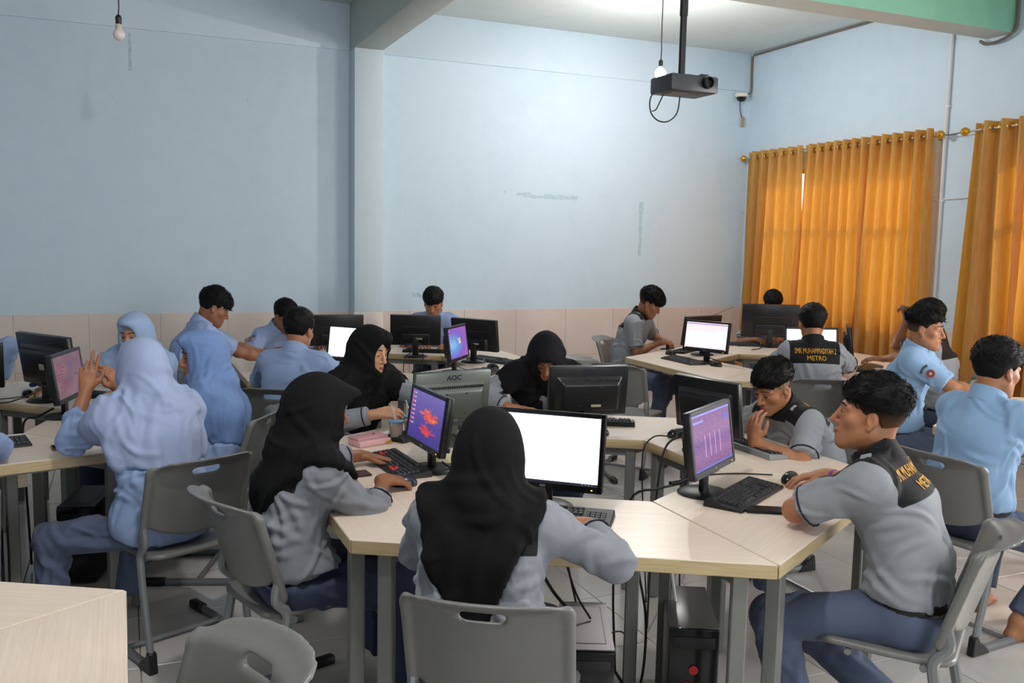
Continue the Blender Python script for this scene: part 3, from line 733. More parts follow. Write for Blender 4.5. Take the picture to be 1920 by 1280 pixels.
def keyboard(label, x, y, rz, keys='joined', red=False, body=None, km='k', s=1.0, tilt=0):
    t = thing('keyboard', label, 'keyboard', (x, y, TZ), rz, 'computer keyboards on the desks'); t.scale = (s, s, s)
    bodyo = MB().add([(-.215, -.075, .0), (.215, -.075, 0), (.215, .072, 0), (-.215, .072, 0), (-.213, -.073, .012), (.213, -.073, .012), (.213, .068, .026), (-.213, .068, .026)], [(3, 2, 1, 0), (4, 5, 6, 7), (0, 1, 5, 4), (1, 2, 6, 5), (2, 3, 7, 6), (3, 0, 4, 7)]).build('body', body or M_KEYB, t, bevel=.003, seg=1)
    sl = .014/.141
    if keys == 'single':
        for (kx, ky, w, c) in KL:
            o = me_obj('key', KM['r' if (red and c == 'r') else km], t); o.location = (kx, ky, .0195+sl*ky-.0005); o.scale = (w*.97, 1, 1); o.rotation_euler = (math.atan(sl), 0, 0)
    else:
        kk = (red, km)
        if kk not in KB_JOIN:
            V = []; F = []; fm = []
            for (kx, ky, w, c) in KL:
                me = KM['k']; b = len(V); V += [(v.co.x*w*.97+kx, v.co.y+ky, v.co.z+.0195+sl*(ky+v.co.y)) for v in me.vertices]
                for p in me.polygons: F.append(tuple(i+b for i in p.vertices)); fm.append(1 if red and c == 'r' else 0)
            m = bpy.data.meshes.new('keys'); m.from_pydata(V, [], F); m.materials.append({'k': M_KEY, 'b': M_KBRN}[km]); m.materials.append(M_RED); m.polygons.foreach_set('material_index', fm); KB_JOIN[kk] = m
        tag(me_obj('keys', KB_JOIN[kk], t), kind='stuff')
    return t
def mouse_proto():
    S = SDF(); S.ell((0, 0, .006), (.031, .054, .030), clip=[((0, 0, .0), (0, 0, -1))]); S.cone((0, .02, .012), (0, -.02, .014), .024, .024, .02, clip=[((0, 0, .0), (0, 0, -1))])
    V, F = S.mesh(.004); return V, F
_mv, _mf = mouse_proto(); MOUSE = {}
def mouse(label, x, y, rz, m=None):
    m = m or M_BLACKG; t = thing('computer_mouse', label, 'mouse', (x, y, TZ+.0005), rz, 'computer mice on the desks')
    if m.name not in MOUSE:
        o = mesh_np('shell', _mv, _mf, m, t); MOUSE[m.name] = o.data
    else: me_obj('shell', MOUSE[m.name], t)
    MB().lathe([(.0, -.003), (.009, -.003), (.009, .003), (0, .003)], (0, .028, .030), 10, (1, 0, 0)).build('wheel', M_GREYB, t); return t
def phone(label, x, y, rz, case, scr=None):
    t = thing('smartphone', label, 'phone', (x, y, TZ+.0005), rz)
    MB().box((0, 0, .0045), (.074, .155, .009)).build('case', case, t, bevel=.004)
    MB().box((0, 0, .0092), (.068, .148, .001)).build('screen', scr or M_BLACKG, t); return t
# ------------------------------------------------------------------ what stands on the desks
R = math.radians
M_MK = {k: flat_em('mark_'+k, c, s) for k, c, s in (('blue', '#6E78C8', .7), ('dblue', '#4A4E96', .7), ('pinkline', '#D8A0B8', .9), ('grey', '#B9B4C6', .9), ('taskbar', '#1A1E30', .5), ('lilac', '#C8A6D0', .7), ('orange', '#E0604A', .8), ('icon', '#D86A7A', .8), ('magenta', '#8E4468', .35), ('slate', '#5C5878', .4), ('yellow', '#E8C86A', .9), ('green', '#86B86A', .9), ('tile', '#E07A4A', .9))}
def doc(n, seed):
    rg = random.Random(seed); return [(.06+.3*rg.random(), .93-.02*k, .1+.1*rg.random(), .008, M_MK['lilac']) for k in range(n)]
task = [(.5, .012, 1.0, .035, M_MK['taskbar'])]+[(.05+.03*k, .014, .014, .02, M_MK[('orange', 'yellow', 'blue', 'icon')[k % 4]]) for k in range(6)]+[(.86+.03*k, .014, .012, .012, M_MK['grey']) for k in range(4)]
monitor('monitor', 'black monitor with a blank white page in front of the girl at the nearest desk', 1.345, 2.78, R(-41), 'white', w=.415, h=.27, zb=.075, items=task+doc(3, 1)+[(.5, .965, 1, .006, M_MK['lilac'])], bez=M_BLACKG)
monitor('monitor', 'monitor showing an orange sunset cloud wallpaper beside the red keyed keyboard', 1.13, 3.40, R(-87), 'sunset', w=.39, h=.235, items=[(.05+.035*(k % 3), .93-.09*(k//3), .02, .035, M_MK[('icon', 'orange', 'grey')[k % 3]]) for k in range(24)])
monitor('monitor', 'silver backed monitor seen from behind, facing the girl with her face visible', 1.37, 3.83, R(188), None, back=M_SILVER, logo=True, w=.385)
monitor('monitor', 'black monitor seen from behind, facing the girl with bowed head', 2.07, 3.83, R(170), None, logo=True, sticker=1)
monitor('monitor', 'black monitor with silver rim seen from behind, facing the boy resting on his hand', 2.39, 3.32, R(104), None, bez=M_SILVER, w=.37)
monitor('monitor', 'monitor with a purple page in front of the boy at the near right desk', 1.98, 2.74, R(33), 'purple', items=[(.16, .86, .26, .035, M_MK['blue']), (.88, .82, .14, .10, M_MK['dblue']), (.5, .975, 1, .03, M_MK['blue'])]+[(.3+.13*k, .4, .004, .4, M_MK['lilac']) for k in range(4)]+[(.5, .02, 1, .035, M_MK['dblue'])], bez=M_GREYB)
# left hexagon
monitor('monitor', 'monitor with a mauve page of pink drawings beside the raised hands', -.28, 5.00, R(74), 'mauve', bez=M_GREYB,
        items=[(.2+.06*math.sin(k*1.3), .8-.075*k, .16+.05*(k % 2), .03, M_MK['magenta']) for k in range(8)]+[(.62, .72, .06, .10, M_MK['dblue']), (.74, .47, .12, .06, M_MK['slate']), (.85, .8, .03, .05, M_MK['slate'])]+[(.55, .3+.1*k, .3, .004, M_MK['slate']) for k in range(4)])
monitor('monitor', 'black monitor seen from behind with a paper sticker, left hexagon', -.40, 5.52, R(124), None, sticker=2, w=.50, h=.29, zb=.08)
monitor('monitor', 'black monitor cut off by the left edge of the photo, upper one', -.80, 5.44, R(185), None, w=.42)
monitor('monitor', 'black monitor at the lower left edge of the photo', -.74, 4.72, R(230), None, w=.40)
# pillar hexagon
monitor('monitor', 'black monitor back behind the white screen, left of the pillar', 1.52, 6.95, R(172), None, style='flat', w=.42)
monitor('monitor', 'white screen between the back facing boy and the black headscarf', 1.44, 6.03, R(-50), 'white', w=.41, items=task)
monitor('monitor', 'black monitor back in front of the boy under the scuffed wall', 2.13, 6.85, R(160), None, style='flat', w=.40, sticker=1)
monitor('monitor', 'black monitor back facing the empty chair, right of the pillar', 2.46, 6.42, R(124), None, style='flat', w=.42, sticker=1)
monitor('monitor', 'small blue and purple desktop screen with a four pane window emblem', 2.13, 5.93, R(50), 'win', w=.38,
        items=[(.56+dx, .55+dy, .06, .085, M_MK[c]) for dx, dy, c in ((-.035, .05, 'tile'), (.035, .05, 'green'), (-.035, -.05, 'blue'), (.035, -.05, 'yellow'))]+[(.06, .92-.1*k, .03, .045, M_MK['icon']) for k in range(8)])
# far window hexagon
monitor('monitor', 'monitor with a pale pink page holding one thin rectangle', 4.24, 5.90, R(-66), 'pink',
        items=[(.45, .72, .42, .006, M_MK['pinkline']), (.45, .32, .42, .006, M_MK['pinkline']), (.24, .52, .004, .4, M_MK['pinkline']), (.66, .52, .004, .4, M_MK['pinkline']), (.5, .95, 1, .03, M_MK['blue']), (.5, .015, .96, .03, M_MK['taskbar'])])
monitor('monitor', 'dark monitor mostly hidden behind the pink page screen', 4.52, 6.36, R(195), None, w=.46, style='flat')
monitor('monitor', 'large black monitor back in front of the curtained window', 5.52, 6.72, R(151), None, w=.52, h=.31, style='flat')
monitor('monitor', 'white screen in front of the boy with gold lettering on his back', 4.72, 5.28, R(-24), 'white', w=.40, items=task)
monitor('monitor', 'thin edge-on monitor in front of the golden curtain', 5.16, 5.36, R(48), 'white', w=.40)
# keyboards
keyboard('black keyboard in front of the blank white page monitor', 1.305, 2.665, R(-36), 'single')
keyboard('black keyboard with red keys beside the sunset wallpaper monitor', 1.015, 3.50, R(-87), 'single', red=True)
keyboard('black keyboard behind the sunset wallpaper monitor', 1.30, 4.06, R(212))
keyboard('black keyboard behind the bowed girl\'s monitor', 2.22, 4.05, R(150))
keyboard('black keyboard with silver trim by the boy resting on his hand', 2.635, 3.29, R(90), 'single', body=M_KSIL)
keyboard('black keyboard in front of the purple page monitor', 2.10, 2.65, R(31), 'single')
keyboard('black keyboard with red keys beneath the raised hands', -.13, 4.84, R(75), red=True)
keyboard('black keyboard beside the headscarf girl in the left hexagon', -.10, 5.55, R(45+90))
keyboard('dark keyboard at the left edge under the blue sleeve', -.60, 4.36, R(15))
keyboard('black keyboard under the monitor of the boy below the scuffed wall', 2.33, 7.10, R(153))
keyboard('long black keyboard on the desk of the empty chair', 2.62, 6.42, R(-64))
keyboard('dark keyboard below the blue and purple desktop screen', 2.28, 5.78, R(49))
keyboard('black keyboard in front of the pink page monitor', 4.10, 6.02, R(-90), 'single')
keyboard('black keyboard near the hands of the boy looking down', 4.53, 6.62, R(215))
keyboard('black keyboard under the large black monitor', 5.42, 6.90, R(150))
keyboard('brown sheen keyboard beside the white charger', 5.28, 5.25, R(35), km='b')
# mice
mouse('dark mouse under the hand of the headscarf girl in profile', .955, 3.215, R(70), mat('mouse_steel', '#2E3440', .2, .3, var=0))
mouse('black mouse under the wristband hand', 2.405, 2.76, R(125))
mouse('black mouse behind the purple page monitor', 2.45, 3.62, R(90))
mouse('black mouse held by the hand at the left edge', -.50, 5.69, R(200))
mouse('black mouse on the desk of the empty chair near the pillar', 2.46, 6.02, R(20))
mouse('black mouse at the near end of the pink page desk', 4.20, 5.72, R(10))
mouse('black mouse beside the boy looking down at his hands', 4.25, 6.43, R(10))
mouse('dark mouse under the large black monitor', 5.20, 6.98, R(150))
mouse('black mouse under the hand in front of the golden curtain', 5.32, 5.50, R(220))
# phones and small things
phone('dark phone lying by the black sleeved headscarf girl', .80, 3.41, R(-85), mat('phone_maroon', '#3A2428', .35, var=0), emis('phone_screen_dim', lambda N: hexc('#4A3E50'), .25))
phone('black phone reflecting the window beside the elbow of the near right boy', 2.06, 2.47, R(60), M_BLACKG)
phone('small phone with brown case on the left desk', -.22, 4.27, R(100), mat('phone_brown', '#8A5A48', .4, var=0))
phone('blue cased phone in front of the boy looking down', 4.46, 6.80, R(-60), mat('phone_blue', '#27314E', .4, var=0))
w = thing('wallet', 'pink folded wallet with a gold clasp', 'wallet', (1.01, 3.93, TZ+.0005), R(20))
MPK = mat('pink_leather', '#D2A3A6', .5, var=.06)
MB().box((0, 0, .014), (.17, .10, .028)).build('body', MPK, w, bevel=.006); MB().box((0, .012, .033), (.165, .085, .012)).build('flap', mat('pink_leather_dark', '#C48F95', .5, var=.06), w, bevel=.005)
MB().lathe([(0, 0), (.007, 0), (.007, .003), (0, .004)], (.03, .012, .039), 10).build('snap', M_CHROME, w); MB().tube([(.05, -.05, .012), (.075, -.055, .016), (.085, -.06, .008), (.06, -.056, .006)], .003, 6).build('clasp', M_GOLD, w)
e = thing('earbud_case', 'white earbud case beside the cups', 'case', (1.135, 4.06, TZ), R(15)); S = SDF().ell((0, 0, .014), (.032, .026, .0145)); V, F = S.mesh(.004); mesh_np('shell', V, F, M_WHITE, e)
MB().box((0, -.0245, .018), (.02, .003, .002)).build('seam', M_GREYB, e)
def cup(label, x, y):
    t = thing('drink_cup', label, 'cup', (x, y, TZ+.0005), 0, 'chocolate milk cups with straws')
    cm = mat('clear_cup_plastic', '#E4DDD8', .15, var=0, trans=.75)
    MB().lathe([(.0, 0), (.026, 0), (.034, .085), (.036, .087), (.0345, .088)], n=20).build('cup', cm, t, smooth=True)
    MB().lathe([(.0, .003), (.0255, .003), (.0318, .07), (.0, .07)], n=20).build('drink', mat('chocolate_milk', '#A98471', .5, var=0), t, smooth=True)
    MB().lathe([(.0, .089), (.037, .089), (.037, .091), (.0, .0915)], n=20).build('lid', mat('lid_print', '#5E93BD', .4, var=.35, vscale=60), t, smooth=True)
    MB().tube([(.005, 0, .02), (-.006, .004, .12), (-.022, .01, .165)], .0028, 6).build('straw', M_WHITE, t, smooth=True)
cup('chocolate milk cup with blue lid, left one of the pair', 1.145, 3.97); cup('chocolate milk cup with blue lid, right one of the pair', 1.245, 4.07)
tag(MB().box((1.27, 3.58, TZ+.0012), (.15, .21, .0022), rz=R(-10)).build('paper_sheet', mat('cream_paper', '#DDD3A8', .7, var=.05)), 'cream sheet of paper behind the sunset wallpaper monitor', 'paper')
t = thing('charger', 'white phone charger with a cable end in front of the curtain', 'charger', (5.23, 5.10, TZ), R(-20))
MB().box((0, 0, .016), (.05, .032, .03)).build('body', M_WHITE, t, bevel=.006); MB().box((.035, 0, .016), (.03, .014, .012)).build('plug', M_CHROME, t, bevel=.002); MB().tube(smoothpath([(-.02, 0, .012), (-.07, .01, .004), (-.13, -.01, .004), (-.17, .03, .004)], 6), .003, 6).build('lead', M_WHITE, t, smooth=True)
# computer cases under the desks
def tower(label, x, y, rz, top=None, red=False, side=None):
    t = thing('computer_tower', label, 'computer', (x, y, .0), rz, 'computer cases under the desks')
    MB().box((0, 0, .195), (.17, .38, .37)).build('shell', [side or M_BLACK], t, bevel=.004)
    MB().box((0, -.194, .195), (.168, .016, .366)).build('front_panel', M_BLACKG, t, bevel=.004)
    if top: MB().box((0, 0, .3815), (.168, .384, .004)).build('top_panel', top, t); MB().box((0, .0, .384), (.12, .30, .001)).build('panel_groove', M_BLACK, t); MB().box((0, .0, .3843), (.114, .294, .001)).build('panel_inset', top, t)
    for sx in (-1, 1):
        for sy in (-1, 1): MB().box((sx*.06, sy*.15, .006), (.03, .03, .012)).build('foot', M_BLACK, t)
    MB().box((0, -.204, .33), (.14, .004, .04)).build('drive_bay', M_BLACK, t, bevel=.001)
    if red:
        MB().lathe([(0, 0), (.016, 0), (.016, .005), (0, .006)], (0, -.204, .235), 12, (0, -1, 0)).build('power_button', M_RED, t); MB().box((0.01, -.204, .185), (.07, .004, .01)).build('trim_line', M_RED, t)
    return t
tower('black computer case with a grey purple top behind the nearest chair', 1.42, 2.60, R(-25), mat('tower_top', '#7D7379', .35, .4, var=.05))
tower('black computer case with red front details under the near right desk', 1.85, 2.62, R(-28), red=True, side=mat('tower_side_grey', '#77787A', .35, .5, var=.05))
tower('dark computer case under the left hexagon', -.18, 4.82, R(-15), M_GREYB)
tower('black computer case under the desk at the left edge', -.62, 4.55, R(10))
def sock(label, x, y, rz):
    t = thing('socket_box', label, 'box', (x, y, .50), rz); m = mat('cream_plastic', '#E6D9C2', .4)
    MB().box((0, 0, .10), (.075, .055, .21)).build('box', m, t, bevel=.005); MB().box((0, -.029, .10), (.055, .004, .17)).build('cover', m, t, bevel=.001); return t
sock('cream socket box strapped to the desk leg near the red fronted case', 1.80, 2.70, R(-28)); sock('cream socket box on a desk leg, left hexagon', -.47, 4.66, R(15))
# cables
for lab, pts, r in (
    ('black cable draped from the purple page monitor over the desk edge', [(2.03, 2.83, .80), (1.93, 2.84, .765), (1.84, 2.83, .757), (1.76, 2.90, .70), (1.73, 2.95, .40), (1.72, 2.9, .02)], .005),
    ('thin cable hanging from the mouse behind the purple page monitor', [(2.44, 3.60, .765), (2.37, 3.58, .768), (2.28, 3.57, .77), (2.22, 3.56, .69), (2.2, 3.5, .4), (2.2, 3.45, .02)], .0035),
    ('black monitor cable looping over the inner desk edge on the right', [(2.42, 3.42, .79), (2.33, 3.42, .80), (2.24, 3.40, .76), (2.18, 3.36, .6), (2.12, 3.3, .3), (2.05, 3.2, .02)], .005),
    ('second black cable looping over the inner desk edge on the right', [(2.42, 3.30, .78), (2.32, 3.24, .78), (2.24, 3.20, .74), (2.2, 3.2, .5), (2.15, 3.1, .02)], .004),
    ('black mouse lead crossing the near right desk', [(2.40, 2.86, .756), (2.28, 2.93, .754), (2.15, 2.95, .754), (2.08, 2.90, .754)], .003),
    ('black cable from the silver backed monitor', [(1.36, 3.80, .80), (1.42, 3.72, .757), (1.44, 3.66, .757), (1.47, 3.6, .70), (1.48, 3.55, .3), (1.5, 3.5, .02)], .005),
    ('black cable with plug beside the sunset wallpaper monitor', [(1.16, 3.36, .79), (1.21, 3.34, .757), (1.26, 3.30, .757), (1.33, 3.28, .74), (1.36, 3.26, .5), (1.38, 3.2, .02)], .0045),
    ('black cable under the bowed girl\'s monitor', [(2.14, 3.90, .78), (2.17, 3.82, .762), (2.13, 3.74, .756), (2.06, 3.74, .754)], .004),
    ('black cable from the left monitors down past the desk', [(-.45, 5.5, .80), (-.56, 5.46, .765), (-.63, 5.42, .757), (-.66, 5.36, .68), (-.66, 5.3, .4), (-.66, 5.2, .02)], .004),
    ('black mouse lead at the left edge', [(-.52, 5.66, .757), (-.62, 5.62, .755), (-.75, 5.6, .755)], .003),
    ('bundled black cable at the mauve page monitor', [(-.33, 4.98, .80), (-.40, 5.02, .757), (-.47, 5.04, .72), (-.47, 5.02, .5), (-.45, 4.95, .02)], .006),
    ('black cable hanging off the pillar hexagon on the left', [(2.10, 6.84, .79), (2.03, 6.78, .757), (2.0, 6.74, .66), (1.99, 6.7, .3), (2.0, 6.6, .02)], .004),
    ('black cable hanging off the pillar hexagon on the right', [(2.18, 6.82, .78), (2.16, 6.74, .757), (2.13, 6.7, .64), (2.1, 6.6, .3), (2.1, 6.5, .02)], .004),
    ('black cable from the blue and purple desktop screen', [(2.16, 5.98, .79), (2.25, 6.02, .757), (2.36, 6.05, .755), (2.45, 6.03, .756)], .003),
    ('black cable from the pink page monitor', [(4.28, 5.93, .79), (4.38, 5.92, .757), (4.44, 5.86, .757), (4.42, 5.75, .757)], .004),
    ('thin cable hanging off the far window hexagon', [(5.5, 6.68, .79), (5.3, 6.58, .757), (5.14, 6.52, .72), (5.10, 6.45, .4), (5.1, 6.4, .02)], .004),
    ('thin cable running up the wainscot to the far window', [(4.95, 7.15, .762), (5.2, 7.5, .77), (5.75, 8.2, .84), (6.42, 8.47, .985)], .0022),
    ('thick black cable rising from the grey topped case', [(1.40, 2.66, .40), (1.36, 2.74, .46), (1.33, 2.8, .55), (1.32, 2.85, .70)], .006),
    ('thin black cable rising beside the grey topped case', [(1.45, 2.62, .39), (1.43, 2.7, .46), (1.42, 2.8, .6), (1.42, 2.86, .70)], .004),
    ('tangled black cable on the floor behind the case', [(1.50, 2.75, .25), (1.60, 2.75, .15), (1.64, 2.66, .05), (1.58, 2.58, .012), (1.66, 2.52, .01), (1.75, 2.6, .01), (1.66, 2.72, .01)], .006),
    ('second tangled cable on the floor between the cases', [(1.50, 2.77, .18), (1.58, 2.70, .08), (1.62, 2.60, .012), (1.70, 2.64, .01), (1.62, 2.74, .01), (1.54, 2.70, .01)], .005),
    ('grey cable on the floor between the cases', [(1.5, 2.8, .28), (1.6, 2.82, .22), (1.72, 2.84, .20), (1.74, 2.8, .02)], .003),
    ('black power cable curling on the floor under the nearest desk', [(1.30, 2.62, .012), (1.42, 2.78, .01), (1.60, 2.86, .01), (1.72, 2.72, .012), (1.62, 2.50, .01), (1.52, 2.44, .01), (1.66, 2.40, .01)], .006),
    ('black lead hanging straight down behind the nearest monitor', [(1.44, 2.86, .70), (1.46, 2.84, .55), (1.48, 2.80, .40), (1.52, 2.76, .22), (1.58, 2.72, .02)], .004),
    ('black cable hanging beside the desk leg near the red fronted case', [(1.76, 2.84, .70), (1.74, 2.80, .5), (1.76, 2.76, .3), (1.72, 2.70, .12), (1.66, 2.66, .012)], .005),
    ('white lead hanging beside the cream socket box', [(1.81, 2.68, .5), (1.83, 2.67, .35), (1.82, 2.66, .2), (1.79, 2.66, .02)], .006)):
    cable('cable', lab, pts, r, M_WHITE if lab.startswith('white') else M_GCABLE if lab.startswith('grey') else M_CABLE)
b = tag(MB().tube([(1.90, 2.842, .767), (1.95, 2.842, .772)], .011, 10).build('cable_ferrite', M_BLACK, smooth=True), 'black ferrite lump on the cable by the purple page monitor', 'cable')
# ------------------------------------------------------------------ people: skeleton
def rotz(a): c, s = math.cos(a), math.sin(a); return np.array([[c, -s, 0], [s, c, 0], [0, 0, 1.]])
def rotx(a): c, s = math.cos(a), math.sin(a); return np.array([[1., 0, 0], [0, c, -s], [0, s, c]])
def roty(a): c, s = math.cos(a), math.sin(a); return np.array([[c, 0, s], [0, 1., 0], [-s, 0, c]])
def unit(v): v = np.asarray(v, float); return v/max(np.linalg.norm(v), 1e-9)
def ik(A, B, la, lb, pole):
    d = B-A; L = np.linalg.norm(d); L2 = min(max(L, abs(la-lb)+.02), la+lb-.004); u = d/max(L, 1e-9); B2 = A+u*L2
    a = (la*la-lb*lb+L2*L2)/(2*L2); h = math.sqrt(max(la*la-a*a, 0)); p = np.asarray(pole, float); p = unit(p-u*(p @ u)); return A+u*a+p*h, B2
DEG = math.pi/180
def skel(p):
    g = lambda k, d: p.get(k, d)
    s = g('s', .96); J = {}; lean = g('lean', 12)*DEG; side = g('side', 0)*DEG; tw = g('twist', 0)*DEG
    def d(a): return unit((math.sin(side), math.sin(a), math.cos(a)))
    P = np.array([0, 0, .447+.075*s]); J['pelvis'] = P
    J['waist'] = P+.17*s*g('ts', 1)*d(.5*lean-.06); J['chest'] = J['waist']+.17*s*g('ts', 1)*d(lean); J['neck'] = J['chest']+.165*s*g('ts', 1)*d(lean*1.12)
    up = d(lean*1.05); r = rotz(tw) @ np.array([math.cos(side), 0, -math.sin(side)]); J['right'] = r; J['up'] = up; J['fwd'] = unit(np.cross(up, r))
    hunch = g('hunch', .02)
    for n, sg in (('L', -1), ('R', 1)):
        J['sh'+n] = J['neck']-.05*s*up+sg*.155*s*r+J['fwd']*hunch+up*g('shrug'+n, 0)
    Hm = rotz(g('hy', 0)*DEG+tw) @ rotx(-g('hp', 15)*DEG) @ roty(g('hr', 0)*DEG); J['H'] = Hm
    skull = J['neck']+.055*s*unit(d(lean*1.1)+Hm @ np.array([0, .3, .6])); J['skull'] = skull
    J['head'] = skull+s*(Hm @ np.array([0, .022, .088])); J['top'] = J['head']+s*(Hm @ np.array([0, -.012, .128]))
    rz = g('rz', 0); Rw = rotz(rz); O = np.array([g('x', 0), g('y', 0), 0.]); J['Rw'] = Rw; J['O'] = O
    w2l = lambda q: Rw.T @ (np.asarray(q, float)-O)
    for n, sg in (('L', -1), ('R', 1)):
        t = g('hand'+n, None)
        t = w2l(t) if t is not None else np.array([sg*.13, .33, .80])
        pole = g('pole'+n, (sg*.8, -.4, -.7))
        if p.get('pw'+n) is not None: pole = Rw.T @ np.asarray(p['pw'+n], float)
        J['el'+n], J['wr'+n] = ik(J['sh'+n], t, .262*s, .235*s, pole)
        hd = g('hdir'+n, None); J['hd'+n] = unit(Rw.T @ np.asarray(hd, float)) if hd is not None else unit(unit(J['wr'+n]-J['el'+n])*.8+np.array([0, .3, -.12]))
        hn = g('hnor'+n, None); J['hn'+n] = unit(Rw.T @ np.asarray(hn, float)) if hn is not None else np.array([sg*.15, 0, 1.])
        J['hip'+n] = P+np.array([sg*.085*s, .02, -.005])
        a = g('foot'+n, (sg*.11, .36, .075)); J['kn'+n], J['an'+n] = ik(J['hip'+n], np.asarray(a, float), .405*s, .39*s, g('kpole'+n, (sg*.15, .7, 1)))
    return J
# ------------------------------------------------------------------ people: surfaces
def cloth_mat(name, col, var=.05, rough=.75, sheen=.06, bump=.12, bs=35):
    if name in MATS: return MATS[name]
    N = NT(name); v = N.coords('Object'); c = hexc(col); f = N.noise(v, 9, 4)
    N.l(N.ramp(f, [(.3, tuple(x*(1-var) for x in c[:3])+(1,)), (.7, tuple(min(1, x*(1+var)) for x in c[:3])+(1,))]), N.b.inputs['Base Color'])
    N.b.inputs['Roughness'].default_value = rough; N.b.inputs['Sheen Weight'].default_value = sheen; N.b.inputs['Specular IOR Level'].default_value = .25
    a = N.noise(v, bs, 3); w = N.noise(v, 900, 1); m = N.n('ShaderNodeMath', operation='MULTIPLY_ADD'); N.l(w, m.inputs[0]); m.inputs[1].default_value = .12; N.l(a, m.inputs[2])
    N.bump(m.outputs[0], bump, .012); MATS[name] = N.m; return N.m
C_GREY = cloth_mat('grey_shirt_cloth', '#8F9298'); C_GREY2 = cloth_mat('grey_blouse_cloth', '#888B93', rough=.6)
C_BLUE = cloth_mat('light_blue_shirt_cloth', '#88A7CA'); C_BLUE2 = cloth_mat('pale_blue_blouse_cloth', '#93A7CE')
C_BLACK = cloth_mat('black_yoke_cloth', '#0F0F12', var=.1); C_NAVY = cloth_mat('piping_cloth', '#1C2030')
C_TROU = cloth_mat('slate_blue_trouser_cloth', '#545D74'); C_SKIRT = cloth_mat('slate_blue_skirt_cloth', '#3F4760'); C_BELT = mat('belt_leather', '#141416', .4, var=.1)
H_BLACK = cloth_mat('black_headscarf_cloth', '#0C0B0D', var=.1, rough=.9, sheen=.0); H_CHAR = cloth_mat('charcoal_headscarf_cloth', '#131218', var=.1, rough=.9, sheen=.0)
H_PALE = cloth_mat('pale_blue_headscarf_cloth', '#9AA6C8', rough=.6); H_BLUE = cloth_mat('blue_headscarf_cloth', '#6F8ABB', rough=.7); H_LIGHT = cloth_mat('light_blue_headscarf_cloth', '#9AB0D4', rough=.65)
SKIN = [mat('skin_tan', '#A9714F', .5, var=.06, vscale=20, sub=.06), mat('skin_brown', '#8F5D40', .5, var=.06, vscale=20, sub=.06), mat('skin_light', '#C2906E', .46, var=.05, vscale=20, sub=.06), mat('skin_deep', '#7A4C34', .5, var=.06, vscale=20, sub=.05)]
M_LIP = mat('lip_skin', '#9A5A4C', .45, var=.04); M_LIP2 = mat('lip_rose', '#A8524E', .4, var=.04)
M_HAIR = mat('black_hair', '#0C0A0A', .62, var=.3, vscale=90, bump=.3, bscale=160, spec=.22); M_FADE = mat('faded_hair', '#3A2A22', .7, var=.12, vscale=90); M_FADE2 = mat('shaved_patch', '#9A7A60', .6, var=.06)
M_HAIRF = mat('black_hair_faded_sides', '#0C0A0A', .62, var=.3, vscale=90, bump=.3, bscale=160, spec=.22)
M_EYE = mat('eye_white', '#CFC6BE', .3, var=0); M_IRIS = mat('eye_dark', '#120C0A', .15, var=0); M_BROW = mat('brow_hair', '#1A1210', .7, var=0)
def yoke_mat(name, col):
    cloth_mat(name, col); m = MATS[name]; t = m.node_tree; b = t.nodes['Principled BSDF']; src = b.inputs['Base Color'].links[0].from_socket
    a = t.nodes.new('ShaderNodeAttribute'); a.attribute_name = 'yoke'; r = t.nodes.new('ShaderNodeMapRange'); r.inputs[1].default_value = -.0012; r.inputs[2].default_value = .0012
    x = t.nodes.new('ShaderNodeMix'); x.data_type = 'RGBA'; x.inputs[7].default_value = hexc('#0F0F12'); t.links.new(a.outputs['Fac'], r.inputs[0]); t.links.new(r.outputs[0], x.inputs[0]); t.links.new(src, x.inputs[6]); t.links.new(x.outputs[2], b.inputs['Base Color']); return m
C_GREYY = yoke_mat('grey_shirt_cloth_yoke', '#8F9298'); C_GREYFY = yoke_mat('grey_blouse_cloth_yoke', '#888B93')
def hair_fade(m):
    t = m.node_tree; b = t.nodes['Principled BSDF']; src = b.inputs['Base Color'].links[0].from_socket
    a = t.nodes.new('ShaderNodeAttribute'); a.attribute_name = 'fade'; x = t.nodes.new('ShaderNodeMix'); x.data_type = 'RGBA'; x.inputs[7].default_value = hexc('#5E4232')
    t.links.new(a.outputs['Fac'], x.inputs[0]); t.links.new(src, x.inputs[6]); t.links.new(x.outputs[2], b.inputs['Base Color']); return m
def fattr(o, name, val):
    a = o.data.attributes.new(name, 'FLOAT', 'POINT'); a.data.foreach_set('value', np.asarray(val, np.float32))
def creases(V, N, rg, n, foci, amp=.006, L=(.05, .12), Wd=(.008, .016)):
    """soft pulled folds that radiate from the places where cloth is gathered"""
    out = np.zeros(len(V)); F0 = np.asarray(foci)
    for _ in range(n):
        f = F0[rg.integers(len(F0))]; d0 = np.linalg.norm(V-f, axis=1); cand = np.where((d0 > .03) & (d0 < .20))[0]
        if len(cand) == 0: continue
        i = cand[rg.integers(len(cand))]; c = V[i]; n_ = N[i]; d = unit(c-f+.06*rg.normal(size=3)); d = unit(d-n_*(d @ n_)); w_ = np.cross(n_, d); rel = V-c
        u = rel @ d; w = rel @ w_+.25*u*u/.1*rg.choice([-1, 1]); k = rel @ n_; Lc = rg.uniform(*L); Wc = rg.uniform(*Wd)
        out += rg.uniform(.5, 1)*np.exp(-(u/Lc)**2-(k/.05)**2)*(np.exp(-(w/Wc)**2)-.55*np.exp(-((w-1.7*Wc)/Wc)**2)-.35*np.exp(-((w+1.7*Wc)/Wc)**2))
    return amp*out
def sines(V, rg, n, lo, hi):
    out = np.zeros(len(V))
    for _ in range(n):
        d = rg.normal(size=3); d /= np.linalg.norm(d); out += np.sin(V @ (d*rg.uniform(lo, hi))+rg.uniform(0, 6.28)+1.2*np.sin(V @ (rg.normal(size=3)*8)))
    return out/n
